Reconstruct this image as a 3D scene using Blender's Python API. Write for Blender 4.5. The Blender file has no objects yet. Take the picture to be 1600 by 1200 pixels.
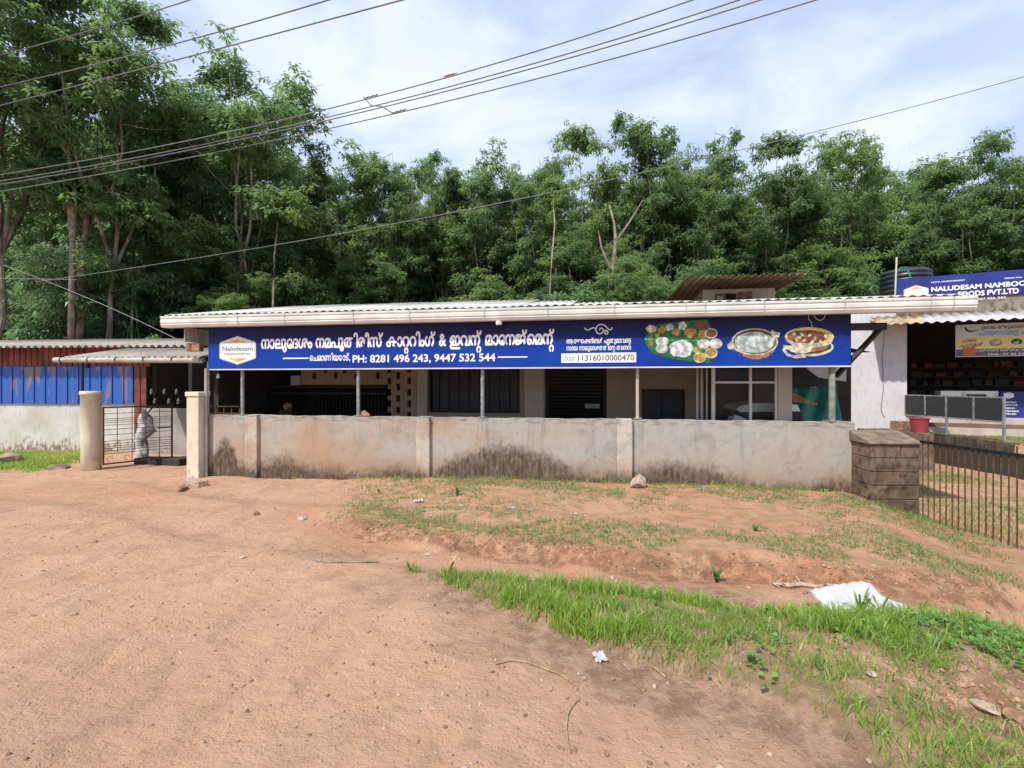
import bpy, math, random
import numpy as np
from mathutils import Vector, Matrix
SC = bpy.context.scene
COL = SC.collection
random.seed(7)
RNG = np.random.default_rng(11)
# ------------------------------------------------------------------ camera, sky, sun
EYE = 1.6; F = 760.0
cam = bpy.data.objects.new('camera', bpy.data.cameras.new('camera')); COL.objects.link(cam)
cam.location = (0, 0, EYE); cam.rotation_euler = (math.radians(90), 0, 0)
cam.data.sensor_width = 36; cam.data.lens = 36 * F / 1600
cam.data.clip_start = 0.05; cam.data.clip_end = 3000
SC.camera = cam
SUN_DIR = Vector((-0.38, -0.44, 0.82)).normalized()
SUN_EL = math.asin(SUN_DIR.z); SUN_AZ = math.atan2(SUN_DIR.x, SUN_DIR.y)
world = bpy.data.worlds.new('World'); SC.world = world; world.use_nodes = True
wt = world.node_tree; wn = wt.nodes; wl = wt.links
bg = wn['Background']; bg.inputs['Strength'].default_value = 0.1
sky = wn.new('ShaderNodeTexSky'); sky.sky_type = 'NISHITA'; sky.sun_disc = False
sky.sun_elevation = SUN_EL; sky.sun_rotation = SUN_AZ; sky.air_density = 1.0; sky.dust_density = 1.5
tc = wn.new('ShaderNodeTexCoord'); mp = wn.new('ShaderNodeMapping'); mp.inputs['Scale'].default_value = (1.0, 1.0, 2.2)
mp.inputs['Rotation'].default_value = (0.3, 0.2, 0.6)
nz = wn.new('ShaderNodeTexNoise'); nz.inputs['Scale'].default_value = 1.9; nz.inputs['Detail'].default_value = 7; nz.inputs['Roughness'].default_value = 0.52
nz.inputs['Distortion'].default_value = 0.25
nz2 = wn.new('ShaderNodeTexNoise'); nz2.inputs['Scale'].default_value = 2.3; nz2.inputs['Detail'].default_value = 8; nz2.inputs['Roughness'].default_value = .55; nz2.inputs['Distortion'].default_value = .4
rp = wn.new('ShaderNodeValToRGB'); rp.color_ramp.elements[0].position = 0.36; rp.color_ramp.elements[0].color = (0.80, 0.80, 0.80, 1)
rp.color_ramp.elements[1].position = 0.62; rp.color_ramp.elements[1].color = (1, 1, 1, 1)
rp2 = wn.new('ShaderNodeValToRGB'); rp2.color_ramp.elements[0].position = 0.42; rp2.color_ramp.elements[0].color = (5.0, 5.95, 8.4, 1)
rp2.color_ramp.elements[1].position = 0.58; rp2.color_ramp.elements[1].color = (7.3, 8.1, 9.2, 1)
mx = wn.new('ShaderNodeMix'); mx.data_type = 'RGBA'
wl.new(tc.outputs['Generated'], mp.inputs['Vector']); wl.new(mp.outputs['Vector'], nz.inputs['Vector']); wl.new(mp.outputs['Vector'], nz2.inputs['Vector'])
wl.new(nz.outputs['Fac'], rp.inputs['Fac']); wl.new(nz2.outputs['Fac'], rp2.inputs['Fac'])
wl.new(rp.outputs['Color'], mx.inputs['Factor']); wl.new(sky.outputs['Color'], mx.inputs['A']); wl.new(rp2.outputs['Color'], mx.inputs['B'])
wl.new(mx.outputs['Result'], bg.inputs['Color'])
sl = bpy.data.lights.new('sun', 'SUN'); sl.energy = 3.9; sl.angle = math.radians(1.6); sl.color = (1.0, 0.95, 0.87)
so = bpy.data.objects.new('sun', sl); COL.objects.link(so); so.rotation_euler = SUN_DIR.to_track_quat('Z', 'Y').to_euler(); so.location = (-20, -15, 40)
SC.view_settings.view_transform = 'Standard'; SC.view_settings.look = 'None'
SC.view_settings.exposure = 0.36; SC.view_settings.gamma = 1
try: SC.view_settings.use_curve_mapping = False
except Exception: pass
SC.render.engine = 'CYCLES'
SC.cycles.max_bounces = 6; SC.cycles.transparent_max_bounces = 6; SC.cycles.use_denoising = True

# ------------------------------------------------------------------ helpers
def tag(o, label=None, cat=None, group=None, kind=None):
    if label: o['label'] = label
    if cat: o['category'] = cat
    if group: o['group'] = group
    if kind: o['kind'] = kind
    return o
def empty(name, loc=(0, 0, 0), rz=0.0, **k):
    o = bpy.data.objects.new(name, None); COL.objects.link(o); o.location = loc; o.rotation_euler = (0, 0, rz)
    o.empty_display_size = 0.2
    return tag(o, **k)
def copy_tree(o, parent=None):
    c = o.copy(); COL.objects.link(c); c.parent = parent
    for ch in list(o.children): copy_tree(ch, c)
    return c
def mkobj(name, me, mat=None, parent=None, **k):
    if mat: me.materials.append(mat)
    o = bpy.data.objects.new(name, me); COL.objects.link(o)
    if parent: o.parent = parent
    return tag(o, **k)
class MB:
    def __init__(s): s.v = []; s.f = []
    def add(s, vs, fs):
        n = len(s.v); s.v += [tuple(v) for v in vs]; s.f += [tuple(i + n for i in f) for f in fs]; return s
    def box(s, x0, x1, y0, y1, z0, z1):
        return s.add([(x0,y0,z0),(x1,y0,z0),(x1,y1,z0),(x0,y1,z0),(x0,y0,z1),(x1,y0,z1),(x1,y1,z1),(x0,y1,z1)],
                     [(0,3,2,1),(4,5,6,7),(0,1,5,4),(1,2,6,5),(2,3,7,6),(3,0,4,7)])
    def hexa(s, p):   # 8 points like box
        return s.add(p, [(0,3,2,1),(4,5,6,7),(0,1,5,4),(1,2,6,5),(2,3,7,6),(3,0,4,7)])
    def tube(s, pts, r, n=8, cap=True):
        pts = [Vector(p) for p in pts]; rs = r if isinstance(r, (list, tuple)) else [r] * len(pts)
        rings = []
        up = Vector((0, 0, 1))
        for i, p in enumerate(pts):
            d = (pts[min(i+1, len(pts)-1)] - pts[max(i-1, 0)]).normalized()
            a = d.cross(up if abs(d.z) < 0.9 else Vector((0, 1, 0))).normalized(); b = d.cross(a)
            rings.append([p + (a*math.cos(t) + b*math.sin(t))*rs[i] for t in [2*math.pi*k/n for k in range(n)]])
        vs = [v for rg in rings for v in rg]; fs = []
        for i in range(len(pts)-1):
            for k in range(n):
                fs.append((i*n+k, i*n+(k+1)%n, (i+1)*n+(k+1)%n, (i+1)*n+k))
        if cap: fs.append(tuple(range(n))); fs.append(tuple((len(pts)-1)*n+k for k in reversed(range(n))))
        return s.add(vs, fs)
    def lathe(s, prof, n=24, c=(0, 0)):
        vs = []; fs = []
        for r, z in prof:
            for k in range(n): t = 2*math.pi*k/n; vs.append((c[0]+r*math.cos(t), c[1]+r*math.sin(t), z))
        for i in range(len(prof)-1):
            for k in range(n): fs.append((i*n+k, i*n+(k+1)%n, (i+1)*n+(k+1)%n, (i+1)*n+k))
        return s.add(vs, fs)
    def prism(s, poly, y0, y1):   # poly in xz, extruded along y
        n = len(poly)
        vs = [(x, y0, z) for x, z in poly] + [(x, y1, z) for x, z in poly]
        fs = [tuple(range(n)), tuple(reversed(range(n, 2*n)))]
        for i in range(n): fs.append((i, i+n, (i+1)%n+n, (i+1)%n))
        return s.add(vs, fs)
    def build(s, name, mat=None, parent=None, smooth=False, bevel=0, **k):
        me = bpy.data.meshes.new(name); me.from_pydata(s.v, [], s.f); me.update()
        import bmesh
        b = bmesh.new(); b.from_mesh(me); bmesh.ops.recalc_face_normals(b, faces=b.faces)
        if bevel: bmesh.ops.bevel(b, geom=b.edges[:], offset=bevel, segments=1, affect='EDGES')
        b.to_mesh(me); b.free()
        if smooth: me.polygons.foreach_set('use_smooth', [True]*len(me.polygons))
        return mkobj(name, me, mat, parent, **k)
def mesh_np(name, v, faces, attrs=None, smooth=False):
    """v (N,3); faces (M,k)"""
    me = bpy.data.meshes.new(name); v = np.asarray(v, np.float32); faces = np.asarray(faces, np.int32)
    m, k = faces.shape
    me.vertices.add(len(v)); me.vertices.foreach_set('co', v.ravel())
    me.loops.add(m*k); me.loops.foreach_set('vertex_index', faces.ravel())
    me.polygons.add(m); me.polygons.foreach_set('loop_start', np.arange(0, m*k, k, dtype=np.int32))
    if smooth: me.polygons.foreach_set('use_smooth', np.ones(m, bool))
    if attrs:
        for n, a in attrs.items():
            at = me.attributes.new(n, 'FLOAT', 'POINT'); at.data.foreach_set('value', np.asarray(a, np.float32))
    me.update(); me.validate(); return me
# ---- noise
_T = RNG.random((256, 256))
def vnoise(x, y):
    xi = np.floor(x).astype(int); yi = np.floor(y).astype(int); fx = x-xi; fy = y-yi
    fx = fx*fx*(3-2*fx); fy = fy*fy*(3-2*fy)
    a = _T[xi & 255, yi & 255]; b = _T[(xi+1) & 255, yi & 255]; c = _T[xi & 255, (yi+1) & 255]; d = _T[(xi+1) & 255, (yi+1) & 255]
    return (a*(1-fx)+b*fx)*(1-fy)+(c*(1-fx)+d*fx)*fy
def fbm(x, y, o=4):
    s = 0; a = 0.5; 
    for i in range(o): s = s+a*vnoise(x*2**i+17.3*i, y*2**i+5.1*i); a *= 0.5
    return s/(1-0.5**o)
def sst(t): t = np.clip(t, 0, 1); return t*t*(3-2*t)
def poly_sd(x, y, P):
    """signed distance, + inside"""
    d = np.full(np.shape(x), 1e9); ins = np.zeros(np.shape(x), bool); n = len(P)
    for i in range(n):
        ax, ay = P[i]; bx, by = P[(i+1) % n]; ex, ey = bx-ax, by-ay; L = ex*ex+ey*ey+1e-12
        t = np.clip(((x-ax)*ex+(y-ay)*ey)/L, 0, 1); d = np.minimum(d, np.hypot(x-ax-t*ex, y-ay-t*ey))
        c = ((ay > y) != (by > y)); 
        with np.errstate(divide='ignore', invalid='ignore'): xx = ax+(y-ay)*ex/(by-ay if by != ay else 1e-12)
        ins ^= (c & (x < xx))
    return np.where(ins, d, -d)
# ---- measuring: a point of the photograph (1600 px wide) on the ground / on a facade plane
def G(px, py, z=-0.05):
    Y = (EYE-z)*F/(py-600.0); return ((px-800)*Y/F, Y)
class Frame:
    def __init__(s, ox, oy, deg):
        s.o = (ox, oy); s.a = math.radians(deg); s.t = (math.cos(s.a), math.sin(s.a)); s.n = (-math.sin(s.a), math.cos(s.a))
    def Y(s, px, d=0):
        u = (px-800)/F; return (d+s.o[0]*s.n[0]+s.o[1]*s.n[1])/(u*s.n[0]+s.n[1])
    def x(s, px, d=0):
        Y = s.Y(px, d); return ((px-800)/F*Y-s.o[0])*s.t[0]+(Y-s.o[1])*s.t[1]
    def z(s, px, py, d=0): return EYE+(600-py)/F*s.Y(px, d)
    def world(s, lx, ly, z=0): return (s.o[0]+lx*s.t[0]+ly*s.n[0], s.o[1]+lx*s.t[1]+ly*s.n[1], z)
    def root(s, name, **k): return empty(name, (s.o[0], s.o[1], 0), s.a, **k)
FM = Frame(0, 8.5, -9.13)        # the long signboard and wall
FS = Frame(10.45, 13.0, -26.87)  # the shop at the right
FL = Frame(-9.0, 12.9, -4.0)     # the shed at the left

# ------------------------------------------------------------------ materials
def rgb(c): return (c[0], c[1], c[2], 1)
class NT:
    def __init__(s, name):
        s.m = bpy.data.materials.new(name); s.m.use_nodes = True; s.t = s.m.node_tree
        s.b = s.t.nodes['Principled BSDF']; s.n = s.t.nodes; s.tc = s.n.new('ShaderNodeTexCoord')
    def L(s, a, b): s.t.links.new(a, b); return s
    def map(s, scale=(1, 1, 1), coord='Object'):
        m = s.n.new('ShaderNodeMapping'); m.inputs['Scale'].default_value = scale; s.L(s.tc.outputs[coord], m.inputs['Vector']); return m.outputs[0]
    def noise(s, sc, det=4, vec=None, rough=0.5, dist=0):
        n = s.n.new('ShaderNodeTexNoise'); n.inputs['Scale'].default_value = sc; n.inputs['Detail'].default_value = det
        n.inputs['Roughness'].default_value = rough; n.inputs['Distortion'].default_value = dist
        s.L(vec if vec is not None else s.tc.outputs['Object'], n.inputs['Vector']); return n.outputs['Fac']
    def ramp(s, fac, a, b, ca=0, cb=1):
        n = s.n.new('ShaderNodeMapRange'); n.inputs['From Min'].default_value = a; n.inputs['From Max'].default_value = b
        n.inputs['To Min'].default_value = ca; n.inputs['To Max'].default_value = cb; n.interpolation_type = 'SMOOTHSTEP'
        s.L(fac, n.inputs['Value']); return n.outputs[0]
    def math(s, op, a, b=None):
        n = s.n.new('ShaderNodeMath'); n.operation = op
        for i, q in enumerate((a, b)):
            if q is None: continue
            if isinstance(q, (int, float)): n.inputs[i].default_value = q
            else: s.L(q, n.inputs[i])
        return n.outputs[0]
    def mix(s, fac, a, b):
        n = s.n.new('ShaderNodeMix'); n.data_type = 'RGBA'
        for key, q in (('Factor', fac), ('A', a), ('B', b)):
            if isinstance(q, (int, float)): n.inputs[key].default_value = q
            elif isinstance(q, tuple): n.inputs[key].default_value = rgb(q)
            else: s.L(q, n.inputs[key])
        return n.outputs['Result']
    def attr(s, name): n = s.n.new('ShaderNodeAttribute'); n.attribute_name = name; return n.outputs['Fac']
    def sep(s, coord='Object'):
        n = s.n.new('ShaderNodeSeparateXYZ'); s.L(s.tc.outputs[coord], n.inputs[0]); return n.outputs
    def rand(s): n = s.n.new('ShaderNodeObjectInfo'); return n.outputs['Random']
    def bump(s, h, strength=0.3, dist=0.01):
        n = s.n.new('ShaderNodeBump'); n.inputs['Strength'].default_value = strength; n.inputs['Distance'].default_value = dist
        s.L(h, n.inputs['Height']); s.L(n.outputs[0], s.b.inputs['Normal']); return n
    def out(s, col, rough=0.8, metal=0.0, spec=0.5):
        if isinstance(col, tuple): s.b.inputs['Base Color'].default_value = rgb(col)
        else: s.L(col, s.b.inputs['Base Color'])
        if isinstance(rough, (int, float)): s.b.inputs['Roughness'].default_value = rough
        else: s.L(rough, s.b.inputs['Roughness'])
        s.b.inputs['Metallic'].default_value = metal
        s.b.inputs['Specular IOR Level'].default_value = spec
        return s.m
def simple(name, c, rough=0.7, var=0.15, scale=6, metal=0.0, bump=0.15, spec=0.4, randv=0.0):
    t = NT(name); n = t.noise(scale, 5); c2 = tuple(x*(1-var*2) for x in c)
    col = t.mix(t.ramp(n, 0.35, 0.7), c2, c)
    if randv: col = t.mix(t.math('MULTIPLY', t.rand(), randv), col, tuple(x*0.35 for x in c))
    if bump: t.bump(t.noise(scale*6, 4), bump, 0.004)
    return t.out(col, rough, metal, spec)
M = {}
M['white_metal'] = simple('white_metal', (0.70, 0.68, 0.62), 0.45, 0.10, 3)
M['cream'] = simple('cream_paint', (0.64, 0.58, 0.46), 0.6, 0.12, 2.2)
M['beige_wall'] = simple('beige_wall', (0.37, 0.275, 0.185), 0.85, 0.10, 1.2)
M['beige_light'] = simple('beige_pillar', (0.50, 0.43, 0.34), 0.8, 0.08, 1.5)
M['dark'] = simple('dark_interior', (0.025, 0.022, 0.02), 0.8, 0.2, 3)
M['dark_wall'] = simple('near_black_wall', (0.05, 0.042, 0.035), 0.9, 0.2, 2)  # near-black tone, mostly for walls inside rooms
M['black'] = simple('black_paint', (0.006, 0.006, 0.007), 0.5, 0.2, 4)
M['iron'] = simple('rusty_iron', (0.14, 0.07, 0.035), 0.75, 0.3, 14)
M['dark_iron'] = simple('dark_iron', (0.014, 0.013, 0.013), 0.6, 0.3, 10)
M['steel'] = simple('galvanised_pipe', (0.36, 0.38, 0.38), 0.45, 0.2, 12, 0.3)
M['wood'] = simple('raw_wood', (0.36, 0.22, 0.12), 0.8, 0.25, 9)
M['wire'] = simple('wire', (0.22, 0.22, 0.23), 0.6, 0.1, 9)
M['white'] = simple('white_print', (0.80, 0.80, 0.80), 0.5, 0.0, 3, bump=0)
M['gold'] = simple('gold_print', (0.72, 0.50, 0.10), 0.5, 0.15, 9, bump=0)
M['ink'] = simple('dark_ink', (0.03, 0.035, 0.05), 0.5, 0.0, 3, bump=0)
M['red_plastic'] = simple('red_plastic', (0.42, 0.06, 0.085), 0.55, 0.1, 4)
M['tank'] = simple('black_tank', (0.03, 0.034, 0.042), 0.42, 0.15, 4)
M['paper'] = simple('litter_paper', (0.58, 0.57, 0.56), 0.8, 0.22, 14)
M['car_white'] = simple('white_car_paint', (0.80, 0.82, 0.84), 0.25, 0.02, 3, bump=0)
M['dry'] = simple('dry_stalk', (0.46, 0.34, 0.18), 0.85, 0.25, 30)
M['soffit'] = simple('plastic_panel', (0.46, 0.43, 0.38), 0.6, 0.15, 4)
M['brown_sheet'] = simple('brown_roof_sheet', (0.27, 0.17, 0.10), 0.6, 0.2, 3)
M['grey_fabric'] = simple('dark_grey_panel', (0.035, 0.04, 0.042), 0.7, 0.1, 6)
M['slab_white'] = simple('pale_step', (0.52, 0.47, 0.40), 0.8, 0.12, 4)
M['slab_brown'] = simple('brown_step', (0.20, 0.11, 0.09), 0.8, 0.12, 4)
M['sackcloth'] = simple('white_sacking', (0.56, 0.56, 0.56), 0.75, 0.14, 5, bump=.6)
M['green_pipe'] = simple('green_hose', (0.02, 0.30, 0.22), 0.5, 0.1, 7)
M['laterite'] = simple('laterite_stone', (0.42, 0.25, 0.15), 0.95, 0.28, 11, bump=0.7)
M['palestone'] = simple('pale_stone', (0.50, 0.38, 0.29), 0.9, 0.2, 14, bump=0.5)
M['concrete_old'] = simple('old_concrete', (0.26, 0.20, 0.15), 0.95, 0.25, 5, bump=0.5)

def m_blue():
    t = NT('blue_print'); x, y, z = t.sep()[0:3]
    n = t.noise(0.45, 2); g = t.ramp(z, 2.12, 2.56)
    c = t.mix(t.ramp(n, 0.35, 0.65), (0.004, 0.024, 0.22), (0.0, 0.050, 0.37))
    c = t.mix(t.math('MULTIPLY', g, 0.92), c, (0.008, 0.006, 0.045))  # dark top: print gradient plus the gutter's shade put into the colour
    c = t.mix(t.math('MULTIPLY', t.ramp(t.noise(9, 4), 0.5, 0.8), 0.10), c, (0.12, 0.12, 0.16))
    t.bump(t.noise(1.6, 3, t.map((1, 1, .35))), 0.35, 0.03)
    return t.out(c, 0.5, 0, 0.2)
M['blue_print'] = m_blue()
M['blue_flat'] = simple('blue_board', (0.02, 0.036, 0.26), 0.5, 0.2, 1.2, bump=0)
def m_green_tarp():
    t = NT('green_tarp'); c = t.mix(t.ramp(t.noise(3, 3), 0.3, 0.7), (0.004, 0.10, 0.07), (0.008, 0.21, 0.14)); t.bump(t.noise(5, 3), 0.6, 0.03)
    return t.out(c, 0.45)
M['tarp'] = m_green_tarp()
def m_wall(ca=(0.40, 0.365, 0.32), cb=(0.37, 0.37, 0.355)):     # weathered plaster of the low compound wall, local x along the wall
    t = NT('compound_plaster'); s = t.sep(); x, y, z = s[0], s[1], s[2]
    n1 = t.noise(1.1, 5, rough=0.6); n2 = t.noise(7, 6, rough=0.65); n3 = t.noise(22, 5, t.map((1, 1, 0.35)), 0.7)
    base = t.mix(t.ramp(n1, 0.3, 0.7), ca, cb)
    base = t.mix(t.math('MULTIPLY', t.ramp(n2, 0.4, 0.75), 0.35), base, (0.24, 0.22, 0.19))
    # iron-red soil splash: heavy on the left half
    gx = t.ramp(x, -1.5, 1.2, 1.0, 0.28); gz = t.ramp(z, 0.95, 0.25, 0.0, 1.0)
    red = t.math('MULTIPLY', t.math('MULTIPLY', gx, t.ramp(t.noise(0.9, 4, t.map((0.8, 1, 1.6))), 0.38, 0.66)), 0.8)
    base = t.mix(red, base, (0.40, 0.25, 0.155))
    low = t.math('MULTIPLY', t.ramp(z, 0.42, 0.05, 0, 1), t.ramp(n1, 0.25, 0.6))
    base = t.mix(t.math('MULTIPLY', low, 0.7), base, (0.34, 0.215, 0.13))
    # dark algae with ragged top edge; the edge height changes along the wall
    edge = t.math('ADD', t.math('MULTIPLY', t.noise(0.55, 2, t.map((1, 0, 0))), 0.75), -0.29)
    def hump(cx, w, h):
        d = t.math('DIVIDE', t.math('SUBTRACT', x, cx), w); d = t.math('MULTIPLY', d, d); return t.math('MULTIPLY', t.math('MAXIMUM', t.math('SUBTRACT', 1.0, d), 0.0), h)
    edge = t.math('ADD', edge, hump(-0.05, 1.35, 0.46)); edge = t.math('ADD', edge, hump(-5.62, 0.30, 0.5)); edge = t.math('ADD', edge, hump(2.7, 1.1, 0.12))
    d = t.math('SUBTRACT', edge, z)
    d = t.math('ADD', d, t.math('MULTIPLY', t.math('SUBTRACT', n3, 0.5), 0.28)); d = t.math('ADD', d, t.math('MULTIPLY', t.math('SUBTRACT', n2, 0.5), 0.4))
    dk = t.math('MULTIPLY', t.ramp(d, -0.10, 0.20), t.ramp(t.noise(11, 6, t.map((1.6, 1, 0.5)), 0.7), 0.3, 0.6, 0.55, 0.97))
    base = t.mix(dk, base, (0.07, 0.047, 0.03))
    # pale capping dirt line
    tp = t.math('MULTIPLY', t.ramp(z, 0.86, 0.96), t.ramp(t.noise(5, 5, t.map((1, 1, 4))), 0.45, 0.65)); strk = t.math('MULTIPLY', t.ramp(t.noise(6, 5, t.map((1, 1, 0.12)), .65), 0.52, 0.72), t.ramp(z, 0.1, 0.95)); base = t.mix(t.math('MULTIPLY', strk, 0.5), base, (0.17, 0.15, 0.125))
    base = t.mix(t.math('MULTIPLY', tp, 0.7), base, (0.16, 0.14, 0.12))
    bl = t.math('MULTIPLY', t.ramp(t.noise(2.6, 7, None, .7, .8), 0.50, 0.66), 0.38); base = t.mix(bl, base, (0.21, 0.185, 0.15))
    base = t.mix(t.math('MULTIPLY', t.ramp(t.noise(17, 3), 0.66, 0.74), 0.5), base, (0.12, 0.10, 0.08))
    # hairline cracks
    v = t.n.new('ShaderNodeTexVoronoi'); v.feature = 'DISTANCE_TO_EDGE'; v.inputs['Scale'].default_value = 0.7
    mm = t.n.new('ShaderNodeVectorMath'); mm.operation = 'ADD'
    nn = t.n.new('ShaderNodeTexNoise'); nn.inputs['Scale'].default_value = 3; t.L(t.tc.outputs['Object'], nn.inputs['Vector'])
    t.L(t.tc.outputs['Object'], mm.inputs[0]); t.L(nn.outputs['Color'], mm.inputs[1]); t.L(mm.outputs[0], v.inputs['Vector'])
    cr = t.ramp(v.outputs['Distance'], 0.0, 0.008, 1, 0); base = t.mix(t.math('MULTIPLY', cr, 0.22), base, (0.13, 0.11, 0.09))
    hh = t.math('ADD', t.math('MULTIPLY', n3, 0.5), t.math('MULTIPLY', n2, 0.8)); t.bump(hh, 0.35, 0.012)
    return t.out(base, 0.92, 0, 0.2)
M['compound'] = m_wall(); M['pilaster'] = m_wall((0.53, 0.47, 0.40), (0.50, 0.47, 0.43)); M['pilaster'].name = 'pilaster_plaster'
def m_mossy(name, hi, lo, top, amt=1.0, zt=0.5, dark=(0.06, 0.045, 0.032)):
    t = NT(name); z = t.sep()[2]; n1 = t.noise(1.2, 5); n2 = t.noise(9, 6, t.map((1, 1, 0.5)), 0.65)
    c = t.mix(t.ramp(n1, 0.3, 0.7), lo, hi)
    c = t.mix(t.math('MULTIPLY', t.ramp(n2, 0.45, 0.75), 0.4), c, tuple(v*0.55 for v in lo))
    d = t.math('ADD', t.math('MULTIPLY', t.math('SUBTRACT', zt, z), 1.3), t.math('MULTIPLY', t.math('SUBTRACT', n2, 0.5), 2.2))
    d = t.math('ADD', d, t.math('MULTIPLY', t.math('SUBTRACT', n1, 0.5), 1.0))
    c = t.mix(t.math('MULTIPLY', t.ramp(d, -0.1, 0.35), amt), c, dark)
    t.bump(n2, 0.4, 0.012); return t.out(c, 0.9, 0, 0.2)
M['shed_wall'] = m_mossy('whitewashed_wall', (0.62, 0.62, 0.60), (0.50, 0.47, 0.40), 1, 0.8, 0.02, (0.13, 0.075, 0.04))
M['shop_wall'] = m_mossy('white_shop_wall', (0.62, 0.61, 0.64), (0.55, 0.54, 0.56), 1, 0.2, 0.2, (0.3, 0.26, 0.22))
M['retaining'] = m_mossy('mossy_retaining_wall', (0.20, 0.17, 0.13), (0.12, 0.095, 0.07), 1, 0.85, 0.5, (0.05, 0.042, 0.035))
M['parapet'] = m_mossy('mossy_parapet', (0.34, 0.27, 0.20), (0.20, 0.16, 0.12), 1, 0.7, 3.55, (0.07, 0.06, 0.045))
M['round_pillar'] = m_mossy('cream_pillar', (0.68, 0.63, 0.50), (0.62, 0.56, 0.43), 1, 0.6, -0.15, (0.26, 0.14, 0.06))
def m_block():
    t = NT('stained_block'); n1 = t.noise(3, 5); n2 = t.noise(7, 7, rough=0.62)
    c = t.mix(t.ramp(n1, 0.35, 0.65), (0.19, 0.13, 0.09), (0.10, 0.075, 0.055))
    c = t.mix(t.math('MULTIPLY', t.rand(), 0.4), c, (0.24, 0.20, 0.16))
    c = t.mix(t.ramp(n2, 0.42, 0.68, 0, .9), c, (0.045, 0.034, 0.026)); c = t.mix(t.ramp(t.noise(30, 4), 0.66, 0.75, 0, 0.5), c, (0.30, 0.25, 0.2))
    t.bump(n2, 0.7, 0.012); return t.out(c, 0.95, 0, 0.15)
M['block'] = m_block()
M['mortar'] = simple('mortar', (0.12, 0.09, 0.065), 0.95, 0.2, 20)
def m_asb(c0=(0.44, 0.42, 0.39), c1=(0.58, 0.57, 0.55)):
    t = NT('roof_sheet'); n = t.noise(2.2, 6, t.map((1, 0.4, 1))); n2 = t.noise(16, 5)
    c = t.mix(t.ramp(n, 0.35, 0.7), c0, c1); c = t.mix(t.ramp(n2, 0.55, 0.75, 0, 0.6), c, (0.17, 0.155, 0.14))
    c = t.mix(t.math('MULTIPLY', t.rand(), 0.25), c, (0.33, 0.32, 0.30)); t.bump(n2, 0.4, 0.006); return t.out(c, 0.85, 0, 0.2)
M['asb'] = m_asb()
M['asb_old'] = m_asb((0.30, 0.26, 0.225), (0.42, 0.38, 0.34)); M['asb_old'].name = 'old_roof_sheet'
def m_painted(name, a, b, thr):
    t = NT(name); z = t.sep()[2]; n = t.noise(1.6, 4, t.map((2.6, 1, 0.5))); n2 = t.noise(30, 3)
    d = t.math('ADD', n, t.math('MULTIPLY', t.ramp(z, 1.7, 2.25), 0.12))
    c = t.mix(t.ramp(d, thr, thr+0.07), a, b); c = t.mix(t.math('MULTIPLY', t.ramp(n2, 0.4, 0.7), 0.2), c, (0.2, 0.2, 0.25)); return t.out(c, 0.55)
M['blue_sheet'] = m_painted('worn_blue_sheet', (0.012, 0.10, 0.42), (0.20, 0.15, 0.21), 0.575)
M['red_sheet'] = simple('red_oxide_sheet', (0.26, 0.075, 0.05), 0.65, 0.25, 3)
M['canopy_sheet'] = simple('shop_canopy_sheet', (0.50, 0.49, 0.50), 0.6, 0.12, 3)
M['canopy_tan'] = simple('tan_canopy_sheet', (0.50, 0.38, 0.23), 0.6, 0.25, 3)
def m_glass(name, tint=(0.05, 0.055, 0.05), a=0.75):
    t = NT(name); t.b.inputs['Base Color'].default_value = rgb(tint); t.b.inputs['Roughness'].default_value = 0.05
    tr = t.n.new('ShaderNodeBsdfTransparent'); tr.inputs[0].default_value = (0.95, 0.97, 0.95, 1); mxs = t.n.new('ShaderNodeMixShader'); mxs.inputs[0].default_value = 1-a
    o = t.n['Material Output']; t.L(tr.outputs[0], mxs.inputs[1]); t.L(t.b.outputs[0], mxs.inputs[2]); t.L(mxs.outputs[0], o.inputs['Surface']); return t.m
M['glass'] = m_glass('window_glass', (0.04, 0.045, 0.04), 0.86)
M['dark_glass'] = simple('dark_glass', (0.006, 0.007, 0.008), 0.5, 0.1, 2, bump=0, spec=0.5)
def m_leaf(name, c1, c2, c3):
    t = NT(name); a = t.attr('tint'); n = t.noise(0.5, 3)
    c = t.mix(a, c1, c2); c = t.mix(t.ramp(n, 0.52, 0.72, 0, 0.6), c, c3)
    c = t.mix(t.math('MULTIPLY', t.rand(), 0.28), c, tuple(v*0.75 for v in c1))
    t.L(t.rand(), (fr_ := t.n.new('ShaderNodeMath')).inputs[0]); fr_.operation = 'MULTIPLY'; fr_.inputs[1].default_value = 7.3
    c = t.mix(t.ramp(t.math('FRACT', fr_.outputs[0]), .55, 1.0, 0, .3), c, c3)
    t.out(c, 0.42, 0, 0.5)
    tr = t.n.new('ShaderNodeBsdfTranslucent'); hs = t.n.new('ShaderNodeHueSaturation'); hs.inputs['Value'].default_value = 1.9; hs.inputs['Hue'].default_value = .485; t.L(c, hs.inputs['Color']); t.L(hs.outputs[0], tr.inputs[0]); mxs = t.n.new('ShaderNodeMixShader'); mxs.inputs[0].default_value = 0.42
    t.L(t.b.outputs[0], mxs.inputs[1]); t.L(tr.outputs[0], mxs.inputs[2]); t.L(mxs.outputs[0], t.n['Material Output'].inputs['Surface']); return t.m
M['leaf'] = m_leaf('rubber_leaves', (0.070, 0.145, 0.060), (0.185, 0.29, 0.115), (0.24, 0.36, 0.08))
M['leaf_low'] = m_leaf('understory_leaves', (0.065, 0.145, 0.070), (0.18, 0.30, 0.13), (0.23, 0.36, 0.08))
M['leaf_bright'] = m_leaf('fresh_leaves', (0.08, 0.20, 0.05), (0.20, 0.36, 0.10), (0.25, 0.36, 0.05))
M['grass'] = m_leaf('grass_blades', (0.13, 0.24, 0.035), (0.36, 0.50, 0.10), (0.50, 0.46, 0.18))
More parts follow.
